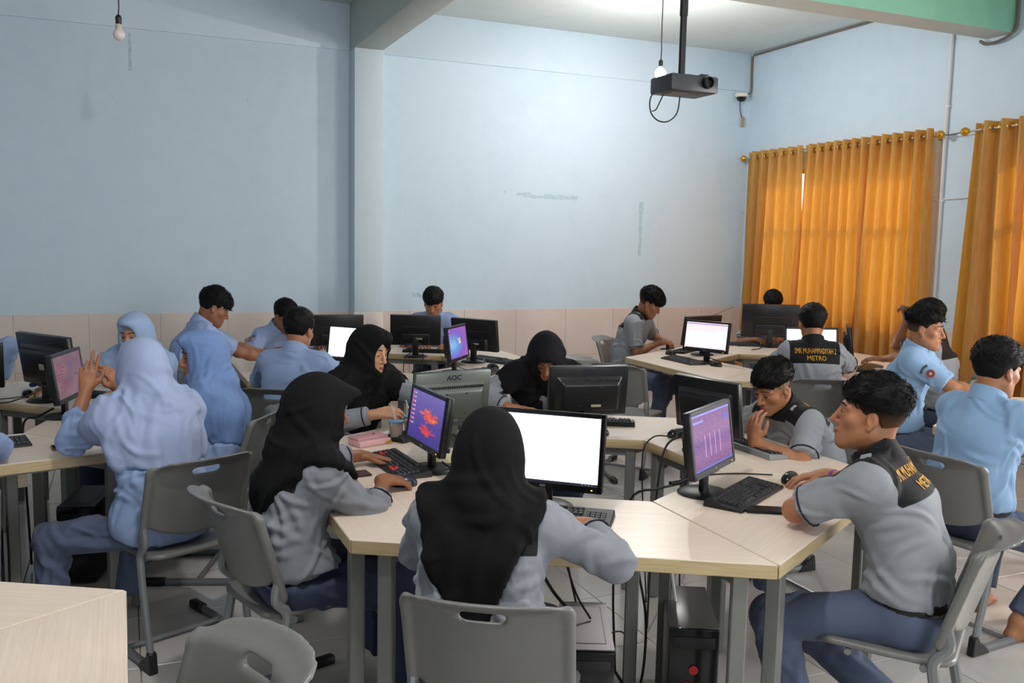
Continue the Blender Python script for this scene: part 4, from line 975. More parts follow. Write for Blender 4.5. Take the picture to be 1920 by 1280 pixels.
def head_prims(S, c, s, H, female=False, wide=1.0):
    P = lambda x, y, z: c+s*(H @ np.array([x, y, z]))
    e = lambda p, r, k, sub=False: S.ell(P(*p), np.array(r)*s, k*s, sub, H)
    e((0, -.018, .038), (.074, .092, .082), 0); e((0, .022, -.03), (.059*wide, .066, .086), .03)
    for sg in (-1, 1):
        S.cone(P(sg*.050, .0, -.052), P(sg*.014, .064, -.098), .018*s, .0165*s, .03*s)
        e((sg*.042, .052, -.018), (.022, .022, .022), .02)
        S.cone(P(sg*.014, .080, .026), P(sg*.046, .066, .022), .010*s, .009*s, .014*s)
        e((sg*.0305, .100, .002), (.0165, .0175, .0105), .012, True)
        e((sg*.0305, .070, .000), (.0145, .0145, .012), .006)
        e((sg*.0745, -.010, -.006), (.009, .018, .028), .006); e((sg*.083, -.004, -.001), (.008, .0095, .0165), .004, True); e((sg*.074, -.002, -.032), (.008, .009, .010), .006)
        e((sg*.0115, .090, -.036), (.009, .010, .0085), .006)
    S.cone(P(0, .086, .014), P(0, .108, -.030), .0072*s, .0108*s, .010*s)
    e((0, .074, -.066), (.026, .024, .022), .016); S.cone(P(0, .074, -.098), P(0, .070, -.102), .0185*s, .017*s, .02*s)
    e((0, .089, -.0655), (.021, .006, .002), .004, True)
def hand_prims(S, W, hd, hn, sgn, s, curl=20, spread=1., curls=None, thumb=None):
    """sgn -1 for a left hand, +1 for a right hand; hn points out of the back of the hand"""
    hd = unit(hd); hn = unit(hn-hd*(hn @ hd)); sd = -sgn*np.cross(hd, hn)
    S.cone(W-hd*.02, W+hd*.03*s, .0225*s, .022*s, .015)
    for i, (o, L, f) in enumerate(((.030, .080, .93), (.0105, .084, 1.04), (-.0095, .080, .97), (-.028, .071, .78))):
        K = W+hd*L*s+sd*o*s-hn*abs(o)*.12
        S.cone(W+sd*o*.55*s+hd*.015, K, .0145*s, .0115*s, .012)
        c = (curls[i] if curls else curl)*DEG; p = K; a = 0
        for j, (ln, r0, r1) in enumerate(((.043, .0098, .0090), (.027, .0088, .0082), (.021, .0080, .0066))):
            a += c*(.8, 1.0, .7)[j]; d = unit(hd*math.cos(a)-hn*math.sin(a)+sd*(o*4.2*spread)*math.cos(a)); q = p+d*ln*f*s
            S.cone(p, q, r0*s, r1*s, .003); p = q
    t = thumb if thumb is not None else (.62, .72, -.30)
    b = W+hd*.022*s+sd*.020*s; d1 = unit(hd*t[0]+sd*t[1]+hn*t[2]); b1 = b+d1*.042*s; d2 = unit(hd*(t[0]+.45)+sd*t[1]*.45+hn*t[2]*.9); b2 = b1+d2*.032*s; d3 = unit(hd*(t[0]+.6)+sd*t[1]*.15+hn*t[2]); b3 = b2+d3*.024*s
    S.cone(b, b1, .0155*s, .0118*s, .012); S.cone(b1, b2, .0112*s, .0100*s, .004); S.cone(b2, b3, .0098*s, .0075*s, .003)
def sleeve_end(A, B, t): return A+(B-A)*t
def torso_prims(S, J, s, gr, clip=None, slim=1.0, arms=0.):
    r, f, up = J['right'], J['fwd'], J['up']; k = .05
    loose = .012 if gr > 0 else 0.
    if gr > 0: S.cone(J['pelvis']-f*.012*s, J['chest']-f*.012*s, .104*s, .108*s, k, clip=clip); S.cone(J['chest']-f*.012*s, J['neck']-up*.06*s-f*.008*s, .106*s, .080*s, k, clip=clip)
    for sg in (-1, 1):
        S.cone(J['pelvis']+sg*.075*s*r, J['waist']+sg*(.055+loose)*s*r, (.098+gr)*s*slim, (.088+gr+loose*.5)*s*slim, k, clip=clip)
        S.cone(J['waist']+sg*(.055+loose)*s*r, J['chest']+sg*.070*s*r+f*.005, (.088+gr+loose*.5)*s*slim, (.092+gr)*s*slim, k, clip=clip)
        S.cone(J['chest']+sg*.070*s*r+f*.005, (J['sh'+'LR'[sg > 0]]*.75+J['neck']*.25)-J['up']*.03*s, (.090+gr)*s*slim, (.062+gr)*s*slim, k, clip=clip)
        S.cone(J['neck']-J['up']*.012*s, J['sh'+'LR'[sg > 0]], (.046+gr)*s, (.050+gr)*s, .05, clip=clip)
hair_fade(M_HAIRF)
def person(label, pose, cloth='grey', bottom='trousers', sleeve='short', hair=None, scarf=None, skin=0, h=.0065, hc=.011, legs=False, badge=None, yoke=True, back_text=None, seed=0, tuck=True, handL={}, handR={}, hands='LR', lips=M_LIP, band=None, blush=False, sleeveL=None, group='students at the desks', eyes=True, wide=1.0, ring=False):
    rg = np.random.default_rng(seed+100); J = skel(pose); s = pose.get('s', .96)
    t = thing('person', label, 'person', (pose['x'], pose['y'], 0), pose['rz'], group)
    c, H = J['head'], J['H']; r, f, up = J['right'], J['fwd'], J['up']; P = lambda x, y, z: c+s*(H @ np.array([x, y, z]))
    # ---- body: one continuous surface
    S = SDF(); torso_prims(S, J, s, -.022)
    S.cone(J['neck']-up*.03, P(0, -.022, -.05), .054*s, .047*s, .03); S.cone(P(0, -.036, -.056), P(0, -.044, .015), .044*s, .056*s, .03*s)
    head_prims(S, c, s, H, wide=wide)
    for n, sg in (('L', -1), ('R', 1)):
        S.cone(J['sh'+n], J['el'+n], .046*s, .037*s, .03); m = J['el'+n]*.65+J['wr'+n]*.35
        S.cone(J['el'+n], m, .036*s, .037*s, .02); S.cone(m, J['wr'+n], .037*s, .0235*s, .02)
        if n in hands: hand_prims(S, J['wr'+n], J['hd'+n], J['hn'+n], sg, s*.98, **(handL if n == 'L' else handR))
        if legs:
            S.cone(J['hip'+n], J['kn'+n], .07*s, .05*s, .03); m = J['kn'+n]*.65+J['an'+n]*.35; S.cone(J['kn'+n], m, .048*s, .052*s, .02); S.cone(m, J['an'+n], .052*s, .034*s, .02)
            a = J['an'+n]; fd = unit(np.array(pose.get('fdir'+n, (sg*.25, 1, 0)), float)); fl = a*[1, 1, 0]+np.array([0, 0, .026])
            S.cone(a, fl-fd*.03, .034*s, .028*s, .015); S.cone(a+fd*.02, fl+fd*.09, .033*s, .026*s, .03); S.cone(fl-fd*.03, fl+fd*.10, .026, .027, .02)
            for q in range(5):
                sd = np.array([fd[1], -fd[0], 0])*(-.028+.014*q); S.cone(fl+fd*.10+sd, fl+fd*(.142-.005*abs(q-2+sg))+sd-np.array([0, 0, .010]), .013, .0095, .008)
    V, F = S.mesh(h); V = relax(V, F, 1, .35); mesh_np('body', V, F, SKIN[skin], t)
    # ---- face details
    if eyes:
        for sg in (-1, 1):
            mb = MB(); ns, nr = 10, 5; vs = []; fs = []
            ang = [(i/(nr-1)*1.5) for i in range(nr)]
            for i, a in enumerate(ang):
                for k in range(ns): b = 2*PI*k/ns; vs.append(P(sg*.0305+.0130*math.sin(a)*math.cos(b), .0735+.0125*math.cos(a), -.001+.0048*math.sin(a)*math.sin(b)-.0006))
            for i in range(nr-1):
                mb.cur = 1 if i < 2 else 0; mb.add(vs[i*ns:(i+2)*ns], [(k, (k+1) % ns, ns+(k+1) % ns, ns+k) for k in range(ns)])
            mb.build('eye', [M_EYE, M_IRIS], t, smooth=True)
            MB().tube([P(sg*x, y, z) for x, y, z in ((.012, .0895, .029), (.024, .0895, .0335), (.038, .083, .033), (.050, .072, .027))], [.0022*s, .0030*s, .0026*s, .001*s], 6, sq=(1, 1)).build('eyebrow', M_BROW, t, smooth=True)
            MB().tube([P(sg*x, y, z) for x, y, z in ((.016, .085, .0045), (.024, .0885, .0072), (.034, .0875, .0072), (.045, .079, .0025))], [.0009*s, .0015*s, .0016*s, .001*s], 5).build('eyelash', M_IRIS, t, smooth=True)
        MB().tube([P(x, y, z) for x, y, z in ((-.023, .084, -.065), (-.011, .0945, -.0612), (0, .0965, -.0625), (.011, .0945, -.0612), (.023, .084, -.065))], [.0015*s, .0040*s, .0038*s, .0040*s, .0015*s], 8).tube([P(x, y, z) for x, y, z in ((-.020, .084, -.067), (-.010, .0925, -.0705), (0, .094, -.0715), (.010, .0925, -.0705), (.020, .084, -.067))], [.0015*s, .0042*s, .0048*s, .0042*s, .0015*s], 8).build('lips', lips, t, smooth=True)
    # ---- shirt
    cm = {'grey': C_GREY, 'greyf': C_GREY2, 'blue': C_BLUE, 'bluef': C_BLUE2}[cloth]
    S = SDF(); hem = pose.get('hem', -.03); zb = J['pelvis'][2]+(.062 if tuck else hem-.025); cl = [((0, 0, zb), (0, 0, -1))]
    torso_prims(S, J, s, .012, cl)
    if tuck:
        for sg in (-1, 1): S.cone(J['pelvis']+sg*.07*s*r+up*.07, J['pelvis']+sg*.075*s*r+up*.075, .118*s, .118*s, .03, clip=cl)
    else: S.cone(J['hipL']+np.array([0, .03, .02]), J['hipR']+np.array([0, .03, .02]), .128*s, .128*s, .05, clip=[((0, 0, J['pelvis'][2]+hem), (0, 0, -1))])
    ends = {}
    for n, sg in (('L', -1), ('R', 1)):
        sl = sleeveL if (sleeveL and n == 'L') else sleeve
        A, B, Wr = J['sh'+n], J['el'+n], J['wr'+n]
        if sl == 'short':
            E = A+(B-A)*.86; d = unit(B-A); S.cone(A, A+(B-A)*1.05, .064*s, .064*s, .045, clip=[(E, d)]); ends[n] = (A+(B-A)*.80, d, .0655*s)
        else:
            q = {'long': .84, 'rolled': .55}[sl]; d = unit(Wr-B); E = B+(Wr-B)*q
            S.cone(A, B, .064*s, .056*s, .045); S.cone(B, B+(Wr-B)*(q+.15), .055*s, (.047 if sl == 'long' else .052)*s, .025, clip=[(E, d)]); ends[n] = (B+(Wr-B)*(q-.10), d, (.0485 if sl == 'long' else .0525)*s)
    S.cone(J['neck']-up*.03+f*.004, J['neck']+up*.07, .066*s, .060*s, .025, clip=[(J['neck']+up*.034-f*.02, unit(up+f*.25))])
    V, F = S.mesh(hc); V = relax(V, F, 1, .4); N = vnormals(V, F)
    foc = [J['elL'], J['elR'], J['shL']-up*.06, J['shR']-up*.06, J['waist']-r*.1-up*.03, J['waist']+r*.1-up*.03, J['waist']-f*.08, J['waist']+f*.08]
    V = V+N*(creases(V, N, rg, 80, foc, .0095)+.0022*sines(V, rg, 4, 14, 32))[:, None]
    if scarf:
        bl, fl, vs, off = scarf.get('back', .36), scarf.get('front', .28), scarf.get('slope', .8), scarf.get('off', 0.)
        ins = np.zeros(len(V), bool)
        for q, sl, bk in ((J['neck']-up*bl*s+r*off, vs, True), (J['neck']-up*fl*s+r*off*.5, vs*.8, False)):
            m = (((V-q) @ unit(-up+r*sl)) < .006) & (((V-q) @ unit(-up-r*sl)) < .006); bb = (V-J['neck']) @ f
            ins |= m & ((bb < .02) if bk else (bb > 0))
        for n in 'LR': ins &= (np.linalg.norm(V-J['el'+n], axis=1) > .19) & (np.linalg.norm(V-J['wr'+n], axis=1) > .26)
        V = V-N*(.016*ins)[:, None]
    mats = [cm]; yk = None
    if yoke and cloth in ('grey', 'greyf'):
        tt = (V-J['neck']) @ up/s; bb = (V-J['neck']) @ f/s; xx = np.abs((V-J['neck']) @ r)/s
        lim = np.where(bb < -.01, -.135, np.interp(bb, [-.01, .035, .07], [-.135, -.055, .0])); yk = np.minimum(tt-lim, .166-xx); yk = np.maximum(yk, np.minimum(tt+.012, .075-xx)); mats = [C_GREYY if cloth == 'grey' else C_GREYFY]
    sh = mesh_np('shirt', V, F, mats, t)
    if yk is not None: fattr(sh, 'yoke', yk)
    for n in ends:
        e, d, rad = ends[n]; a, b, _ = basis(d)
        if cloth in ('grey', 'greyf'):
            ring_ = [e+(a*math.cos(q)+b*math.sin(q))*rad*1.035 for q in np.linspace(0, 2*PI, 17)]; MB().tube(ring_, .0035, 5, cap=False).build('sleeve_piping', C_NAVY, sh, smooth=True)
    # collar and shoulder tabs
    if not scarf:
        S = SDF(); q = unit(up+f*.28); c0 = J['neck']-up*.010*s; c1 = c0+unit(up*1.+f*.1)*.064*s
        S.cone(c0, c1+up*.03, .083*s, .0685*s, 0, clip=[(c1, q), (c0-up*.012, -q)]); S.cone(c0-up*.04, c1+up*.06, .070*s, .0615*s, 0, True); S.cone(J['neck']+f*.085*s-up*.03, J['neck']+f*.085*s+up*.08, .016, .022, 0, True)
        V2, F2 = S.mesh(.0052); V2 = relax(V2, F2, 1, .4); mesh_np('collar', V2, F2, C_BLACK if (yoke and cloth.startswith('grey')) else cm, sh)
    if cloth in ('grey', 'greyf') and yoke:
        for n, sg in (('L', -1), ('R', 1)):
            a0 = J['neck']*.45+J['sh'+n]*.55+up*.066*s; a1 = J['sh'+n]+up*.050*s+r*sg*.012; fwd_ = unit(f); pts = []
            for p_, hw in ((a0, .017), (a1, .022), (a1+r*sg*.014-up*.010, .012)): pts.append((p_-fwd_*hw, p_+fwd_*hw))
            top_ = [q for pr_ in pts for q in pr_]; bot = [q-up*.012 for q in top_]
            MB().add(top_+bot, [(0, 1, 3, 2), (2, 3, 5, 4), (6, 8, 9, 7), (8, 10, 11, 9), (0, 2, 8, 6), (2, 4, 10, 8), (1, 7, 9, 3), (3, 9, 11, 5), (4, 5, 11, 10), (0, 6, 7, 1)]).build('shoulder_tab', cm, sh, bevel=.002, seg=1)
    # ---- trousers or skirt
    bm_ = C_TROU if bottom == 'trousers' else C_SKIRT
    S = SDF(); pz = J['pelvis'][2]
    q = .112 if tuck else .100; S.cone(J['pelvis']-r*.075*s, J['pelvis']+r*.075*s, q*s, q*s, .03, clip=[((0, 0, pz+(.075 if tuck else .0)), (0, 0, 1))])
    for n, sg in (('L', -1), ('R', 1)):
        A, K, Q = J['hip'+n], J['kn'+n], J['an'+n]
        if bottom == 'trousers':
            S.cone(A, K, .092*s, .069*s, .04); d = unit(Q-K); E = Q-d*.03; S.cone(K, Q+d*.1, .069*s, .062*s, .03, clip=[(E, d)])
        else:
            S.cone(A, K, .098*s, .085*s, .09); d = np.array([0, 0, -1.]); E = np.array([0, 0, .11]); S.cone(K, Q+d*.15, .088*s, .105*s, .09, clip=[(E, d)])
    V, F = S.mesh(hc*1.1); V = relax(V, F, 1, .4); N = vnormals(V, F)
    dsp = .0022*sines(V, rg, 4, 12, 30)+creases(V, N, rg, 44, [J['knL'], J['knR'], J['hipL']+np.array([0, .06, .06]), J['hipR']+np.array([0, .06, .06]), J['knL']-np.array([0, .06, .05]), J['knR']-np.array([0, .06, .05])], .0105, (.05, .14), (.009, .018))
    if bottom != 'trousers': dsp += .007*np.clip((.5-V[:, 2])/.3, 0, 1)*np.sin(np.arctan2(V[:, 0], V[:, 1]-.3)*9+seed)
    if not tuck: dsp = dsp-.030*np.clip((V[:, 2]-(pz+hem-.045))/.03, 0, 1)*np.clip((.20-V[:, 1])/.05, 0, 1)
    V = V+N*dsp[:, None]; mesh_np(bottom, V, F, bm_, t)
    if bottom == 'trousers' and tuck:
        S = SDF(); cl = [((0, 0, pz+.078), (0, 0, 1)), ((0, 0, pz+.036), (0, 0, -1))]
        for sg in (-1, 1): S.cone(J['pelvis']+sg*.075*s*r-up*.0, J['waist']+sg*.06*s*r, .117*s, .108*s, .05, clip=cl)
        V, F = S.mesh(.009); mesh_np('belt', V, F, C_BELT, t)
    # ---- headscarf
    if scarf:
        m = scarf['m']; S = SDF(); e = lambda p, rr, k, sub=False: S.ell(P(*p), np.array(rr)*s, k*s, sub, H)
        e((0, -.014, .034), (.093, .116, .107), 0); e((0, .012, -.062), (.082, .082, .085), .05); e((0, .066+.012*scarf.get('visor', 0), .096-.010*scarf.get('visor', 0)), (.050, .048+.012*scarf.get('visor', 0), .026), .05)
        S.cone(P(0, -.012, -.055), J['neck'], .086*s, .104*s, .06)
        S.cone(P(0, -.045, -.02), J['neck']-up*.14*s-f*.040*s, .078*s, .090*s, .07)
        bl, fl, vs, off = scarf.get('back', .36), scarf.get('front', .28), scarf.get('slope', .8), scarf.get('off', 0.)
        tb = J['neck']-up*bl*s+r*off
        V1 = [(tb, unit(-up+r*vs)), (tb, unit(-up-r*vs))]; tf = J['neck']-up*fl*s+r*off*.5
        cf = [(J['neck']-f*.0, -f)]; cb = [(J['neck']+f*.02, f)]
        fv = [(tf, unit(-up+r*vs*.8)), (tf, unit(-up-r*vs*.8))]
        for sg in (-1, 1):
            n = 'LR'[sg > 0]
            for cc in (V1+cb, fv+cf):
                S.cone(J['neck']-up*.01, J['sh'+n], .084*s, .078*s, .05, clip=cc)
                S.cone(J['sh'+n], J['sh'+n]+(J['el'+n]-J['sh'+n])*.3, .082*s, .082*s, .04, clip=cc)
                S.cone(J['chest']+sg*.072*s*r, J['neck']+sg*.05*s*r-up*.05, .120*s, .090*s, .05, clip=cc)
                S.cone(J['waist']+sg*.060*s*r, J['chest']+sg*.072*s*r, .122*s, .120*s, .05, clip=cc)
        e((0, .140, -.008), (.0620, .098, .097), .012, True)
        V, F = S.mesh(hc*.8); V = relax(V, F, 2, .45); N = vnormals(V, F)
        rel = V-J['neck']; ang = np.arctan2(rel @ r, rel @ f); dn = np.clip((.10-(rel @ up))/.28, 0, 1); back = (rel @ f < .06)
        fold = np.sin(ang*scarf.get('nf', 6)+seed+2.2*np.sin((rel @ up)*9+seed))+.5*np.sin(ang*13+3*np.sin((rel @ up)*7)+seed*2)
        swirl = np.sin((rel @ up)*38+(rel @ r)*scarf.get('sw', 16)+2*np.sin((rel @ r)*12+seed))*np.exp(-((rel @ up)/.10)**2)
        dd = .0085*fold*dn+.0060*swirl*np.clip(dn*3, 0, 1)+.0012*sines(V, rg, 3, 30, 60)+creases(V, N, rg, 40, [J['neck']+f*.06, J['shL'], J['shR'], J['neck']-up*.12, P(0, .06, -.11)], .0075, (.06, .16), (.009, .018))
        V = V+N*(s*np.maximum(dd, -.007))[:, None]
        mesh_np('headscarf', V, F, m, t)
    # ---- hair
    if hair is not None:
        vol, fringe, side, nape = hair.get('vol', .014), hair.get('fringe', .02), hair.get('side', .006), hair.get('nape', -.078)
        S = SDF(); Hi = H.T
        def hf(X, Y, Z):
            x = ((X-c[0])*H[0, 0]+(Y-c[1])*H[1, 0]+(Z-c[2])*H[2, 0])/s; y = ((X-c[0])*H[0, 1]+(Y-c[1])*H[1, 1]+(Z-c[2])*H[2, 1])/s; z = ((X-c[0])*H[0, 2]+(Y-c[1])*H[1, 2]+(Z-c[2])*H[2, 2])/s
            zl = np.interp(y, [-.13, -.075, -.045, -.024, -.006, .014, .034, .07, .10, .13], [nape-.01, nape, nape+.014, .004, .012, -.010, .030, .064-fringe, .066-fringe*1.3, .07-fringe*1.3])
            th = side+(vol-side)*np.clip((z-.015)/.06, 0, 1); tp = np.clip((z-zl)/.022, 0, 1); th = np.where(y < .05, th*tp-.003*(1-tp), th)
            a, b, cc = .0745, .093, .083; zz = z-.038; yy = y+.018
            k0 = np.sqrt((x/(a+th))**2+(yy/(b+th*.9+fringe*.35*np.clip((y)/.08, 0, 1)))**2+(zz/(cc+th*1.25))**2); d = (k0-1)*(.085+th)
            zl = zl+np.where(y > .05, .010*np.cos(x*60+hair.get('part', 0.))*min(1, fringe*30), 0)
            return np.maximum(d, (zl-z)*.8)*s
        S.fn(hf, c-.17*s, c+.19*s); V, F = S.mesh(max(.0065, h)); V = relax(V, F, 1, .4); N = vnormals(V, F)
        loc = ((V-c) @ H)/s
        V = V+N*((.0022+.0040*hair.get('mess', .6))*sines(loc*np.array([1, .55, 1]), rg, 5, 80, 190)*np.clip((loc[:, 2]-.0)/.05, .15, 1))[:, None]
        C = loc[F].mean(1); fade = hair.get('fade', None); fm = np.zeros(len(F), int)
        if hair.get('patch'): fm[(C[:, 0] < -.03) & (C[:, 2] > .010) & (C[:, 2] < .046) & (C[:, 1] > -.03) & (C[:, 1] < .05)] = 2
        ho = mesh_np('hair', V, F, [M_HAIRF if fade is not None else M_HAIR, M_FADE, M_FADE2], t, fm=fm)
        if fade is not None: fattr(ho, 'fade', np.clip((fade+.02-loc[:, 2])/.05, 0, .92)*(loc[:, 1] < .055))
        # tufts break up the outline
        top = np.where(loc[:, 2] > hair.get('tz', .03))[0]; tb = MB()
        cd_ = np.array(hair.get('comb', (0, .9, .15)), float); ln = hair.get('tuft', .022)
        for i in rg.choice(top, min(len(top), int(hair.get('nt', 260)*3.2)), replace=False):
            n = N[i]; d0 = H @ unit(cd_+hair.get('chaos', .42)*rg.normal(size=3)); d0 = unit(d0-n*(d0 @ n)); d = unit(hair.get('lift', .34)*n+d0); a, b, _ = basis(d); L = ln*s*rg.uniform(.5, 1.35)
            w = .0021*s; p0 = V[i]-n*.003; p1 = p0+d*L*.5; p2 = p1+unit(d-.25*n+.2*rg.normal(size=3))*L*.5
            base = [p0+w*(a*math.cos(q)+b*math.sin(q)) for q in (0, 2.1, 4.2)]; mid = [p1+w*.8*(a*math.cos(q)+b*math.sin(q)) for q in (0, 2.1, 4.2)]
            tb.add(base+mid+[p2], [(0, 1, 4, 3), (1, 2, 5, 4), (2, 0, 3, 5), (3, 4, 6), (4, 5, 6), (5, 3, 6)])
        tag(tb.build('hair_tufts', M_HAIR, ho, smooth=True), kind='stuff')
    # ---- small things sewn or worn on
    if badge:
        for kind in badge:
            if kind in ('armL', 'armR'):
                n = kind[-1]; sg = 1 if n == 'R' else -1; A, B = J['sh'+n], J['el'+n]; d = unit(B-A); o = unit(r*sg+up*.25-d*((r*sg+up*.25) @ d)); q = A+(B-A)*.48+o*.066*s
            else: q = J['chest']+up*.02-r*.075*s+f*.112*s; o = unit(f+.25*(-r)); d = -up
            bo = MB().lathe([(0, -.004), (.026, -.004), (.026, .003), (0, .0035)], q, 18, o).build('badge', mat('badge_orange', '#B5713A', .6, var=.2, vscale=200), sh)
            MB().lathe([(0, .003), (.0215, .003), (.0215, .0045), (0, .005)], q, 18, o).build('badge_ring', mat('badge_purple', '#6A2F5E', .6, var=.25, vscale=200), sh)
            MB().lathe([(0, .004), (.010, .004), (.010, .0058), (0, .006)], q, 5, o).build('badge_star', mat('badge_yellow', '#D9A83C', .6, var=.1), sh)
            if kind != 'chest':
                tt = unit(np.cross(o, d)); arc = [q-d*(.040+.010*math.cos(w_*1.4))+tt*.030*w_ for w_ in np.linspace(-1, 1, 9)]
                MB().tube([p+o*.0 for p in arc], .0075, 6, sq=(1, .6)).build('badge_strip', mat('badge_dark', '#3A4A58', .6, var=.2, vscale=200), sh)
    if back_text:
        for body, dz, size, sx in back_text:
            o = text_mesh('lettering', body, size*s, mat('gold_thread', '#D89A1E', .5, var=.1, vscale=300), sh, .001, False, sx)
            q = J['neck']-up*dz*s-f*.5; Vt = np.array([v.co[:] for v in o.data.vertices]); bm = bmesh.new(); bm.from_mesh(sh.data); from mathutils.bvhtree import BVHTree
            bv = BVHTree.FromBMesh(bm); bm.free(); out = []
            for v in Vt:
                st = q+r*v[0]+up*v[1]; hit = bv.ray_cast(Vector(st), Vector(f), 1.5); pz_ = np.array(hit[0]) if hit[0] else q+f*.37+r*v[0]+up*v[1]; out.append(pz_-f*(.0022+max(0, v[2])))
            for v, p in zip(o.data.vertices, out): v.co = p
            o.data.update()
    if band:
        n = band[0]; w0 = J['wr'+n]+(J['el'+n]-J['wr'+n])*.16; d = unit(J['el'+n]-J['wr'+n])
        MB().lathe([(.0, -.006), (.0285*s, -.006), (.0295*s, 0), (.0295*s, .006), (.0, .006)], w0, 18, d).build('wristband', mat('band_'+band[1], band[2], .4, var=.05), t, smooth=True)
    return t, J
# ------------------------------------------------------------------ people: who sits where (world positions, metres)
def pose(x, y, face, **k): d = dict(x=x, y=y, rz=(face-90)*DEG); d.update(k); return d
def seat_for(p, label, back=.0, side=0., turn=0., dy=0):
    a = p['rz']; put_chair(p['x']-math.sin(a)*(back+.04)+math.cos(a)*side, p['y']+math.cos(a)*(back+.04)+math.sin(a)*side, a+turn*DEG, label)
ZT = TZ+.030                                   # wrist height of a hand lying on a desk
DN = (0, 0, 1)
# centre hexagon
p = pose(.86, 2.18, 58, lean=14, hp=14, hem=.03, s=.95, ts=.93, handR=(1.275, 2.335, .825), handL=(.98, 2.64, ZT+.015), pwR=(.25, -1, -.35), poleL=(-.6, -.5, -.6), hdirR=(-.75, .55, .12))
person('girl seen from behind in black headscarf at the nearest desk', p, 'greyf', 'skirt', 'long', scarf=dict(m=H_BLACK, back=.47, front=.28, slope=2.7, off=-.01, nf=5), tuck=False, h=.0055, hc=.0085, seed=1, handR=dict(curl=24), handL=dict(curl=24))
put_chair(.93, 2.17, R(-33), 'grey chair seen from behind under the girl at the nearest desk')
p = pose(.49, 3.08, 8, lean=12, hp=10, hy=-8, hem=.045, s=.95, ts=.917, handR=(.86, 3.13, ZT+.02), handL=(.88, 3.56, ZT+.01), poleR=(.8, -.3, -.6), poleL=(-.3, -.6, -.6), hdirR=(.75, .25, -.1), hdirL=(.9, -.05, -.1), footR=(.12, .42, .075), footL=(-.10, .46, .075))
person('girl in profile with black headscarf and grey blouse, hand beside a mouse', p, 'greyf', 'skirt', 'rolled', scarf=dict(m=H_BLACK, back=.30, front=.27, slope=1.5, off=0, nf=5, visor=2), tuck=False, h=.0055, hc=.0085, seed=2, skin=1, handR=dict(curl=34), handL=dict(curl=14), ring=True)
put_chair(.545, 3.13, R(-72), 'grey chair under the girl in profile, left of the nearest desks')
p = pose(1.06, 4.62, -62, lean=18, hp=13, hy=6, s=.95, ts=1.01, handR=(1.10, 4.16, ZT+.06), handL=(1.55, 4.25, ZT+.02), hdirR=(.85, -.25, .1), hnorR=(-.2, -.5, .9), poleR=(.9, -.2, -.6))
person('girl in black headscarf whose whole face shows, behind the milk cups', p, 'greyf', 'skirt', 'long', scarf=dict(m=H_BLACK, back=.34, front=.34, slope=.8, nf=6), tuck=False, h=.005, hc=.009, seed=3, skin=2, lips=M_LIP2, handR=dict(curl=30), badge=['chest'])
seat_for(p, 'grey chair under the girl whose whole face shows')
p = pose(2.20, 4.64, -112, lean=30, hp=46, s=.95, ts=1.10, handR=(1.87, 4.31, ZT+.02), handL=(2.20, 4.24, ZT+.02), pwR=(-1, .1, -.3), pwL=(1, -.1, -.3), hdirR=(.95, -.2, 0), hdirL=(-.95, .2, 0))
person('girl with bowed black headscarf resting her hands together on the desk', p, 'greyf', 'skirt', 'long', scarf=dict(m=H_CHAR, back=.30, front=.36, slope=1.5, nf=6), tuck=False, h=.006, hc=.009, seed=4, handR=dict(curl=12), handL=dict(curl=12))
seat_for(p, 'grey chair under the girl with bowed headscarf')
p = pose(3.08, 3.35, 180, lean=34, hp=26, hr=-6, hy=6, s=.97, ts=.94, handL=(2.60, 3.235, .795), handR=(2.62, 3.66, ZT+.01), pwL=(-.1, -1, -.6), poleR=(.9, -.1, -.5), hdirL=(-.02, .10, 1), hnorL=(-.85, -.3, .1))
person('boy in grey shirt resting his cheek on his hand, shaved patch by the ear', p, 'grey', 'trousers', 'short', hair=dict(vol=.022, fringe=.016, side=.004, fade=.02, mess=1.0, tuft=.026, nt=420, patch=True, tz=.048), h=.005, hc=.009, seed=5, skin=0, handL=dict(curl=30), back_text=[('SMK MUHAMMADIYAH 2', .048, .052, .46), ('METRO', .098, .046, .80)], badge=['chest'])
seat_for(p, 'grey chair under the boy resting his cheek on his hand', .0)
p = pose(2.32, 2.05, 125, lean=20, hp=-5, hy=10, s=1.0, ts=.98, handR=(2.475, 2.645, ZT+.022), handL=(2.20, 2.42, ZT+.012), pwL=(-1, .1, -.3), poleR=(.7, -.3, -.5), hdirR=(-.75, .45, -.08), hdirL=(.5, .8, 0), footL=(-.14, .30, .075), footR=(.10, .02, .10), kpoleR=(.2, 1, .5), kpoleL=(-.1, 1, .6), fdirR=(.3, .9, 0))
person('boy with gold lettered grey shirt on the near right, gazing left', p, 'grey', 'trousers', 'short', hair=dict(vol=.024, fringe=.012, side=.005, fade=.012, mess=.9, tuft=.03, nt=520, comb=(0, -.8, .15), lift=.2, chaos=.3), h=.005, hc=.008, seed=6, skin=0, legs=True, handR=dict(curl=22), handL=dict(curl=18), back_text=[('SMK MUHAMMADIYAH 2', .048, .052, .46), ('METRO', .098, .046, .80)], band=('R', 'purple', '#7A3FA0'))
seat_for(p, 'grey chair of the near right boy, its side turned to the camera', .02)
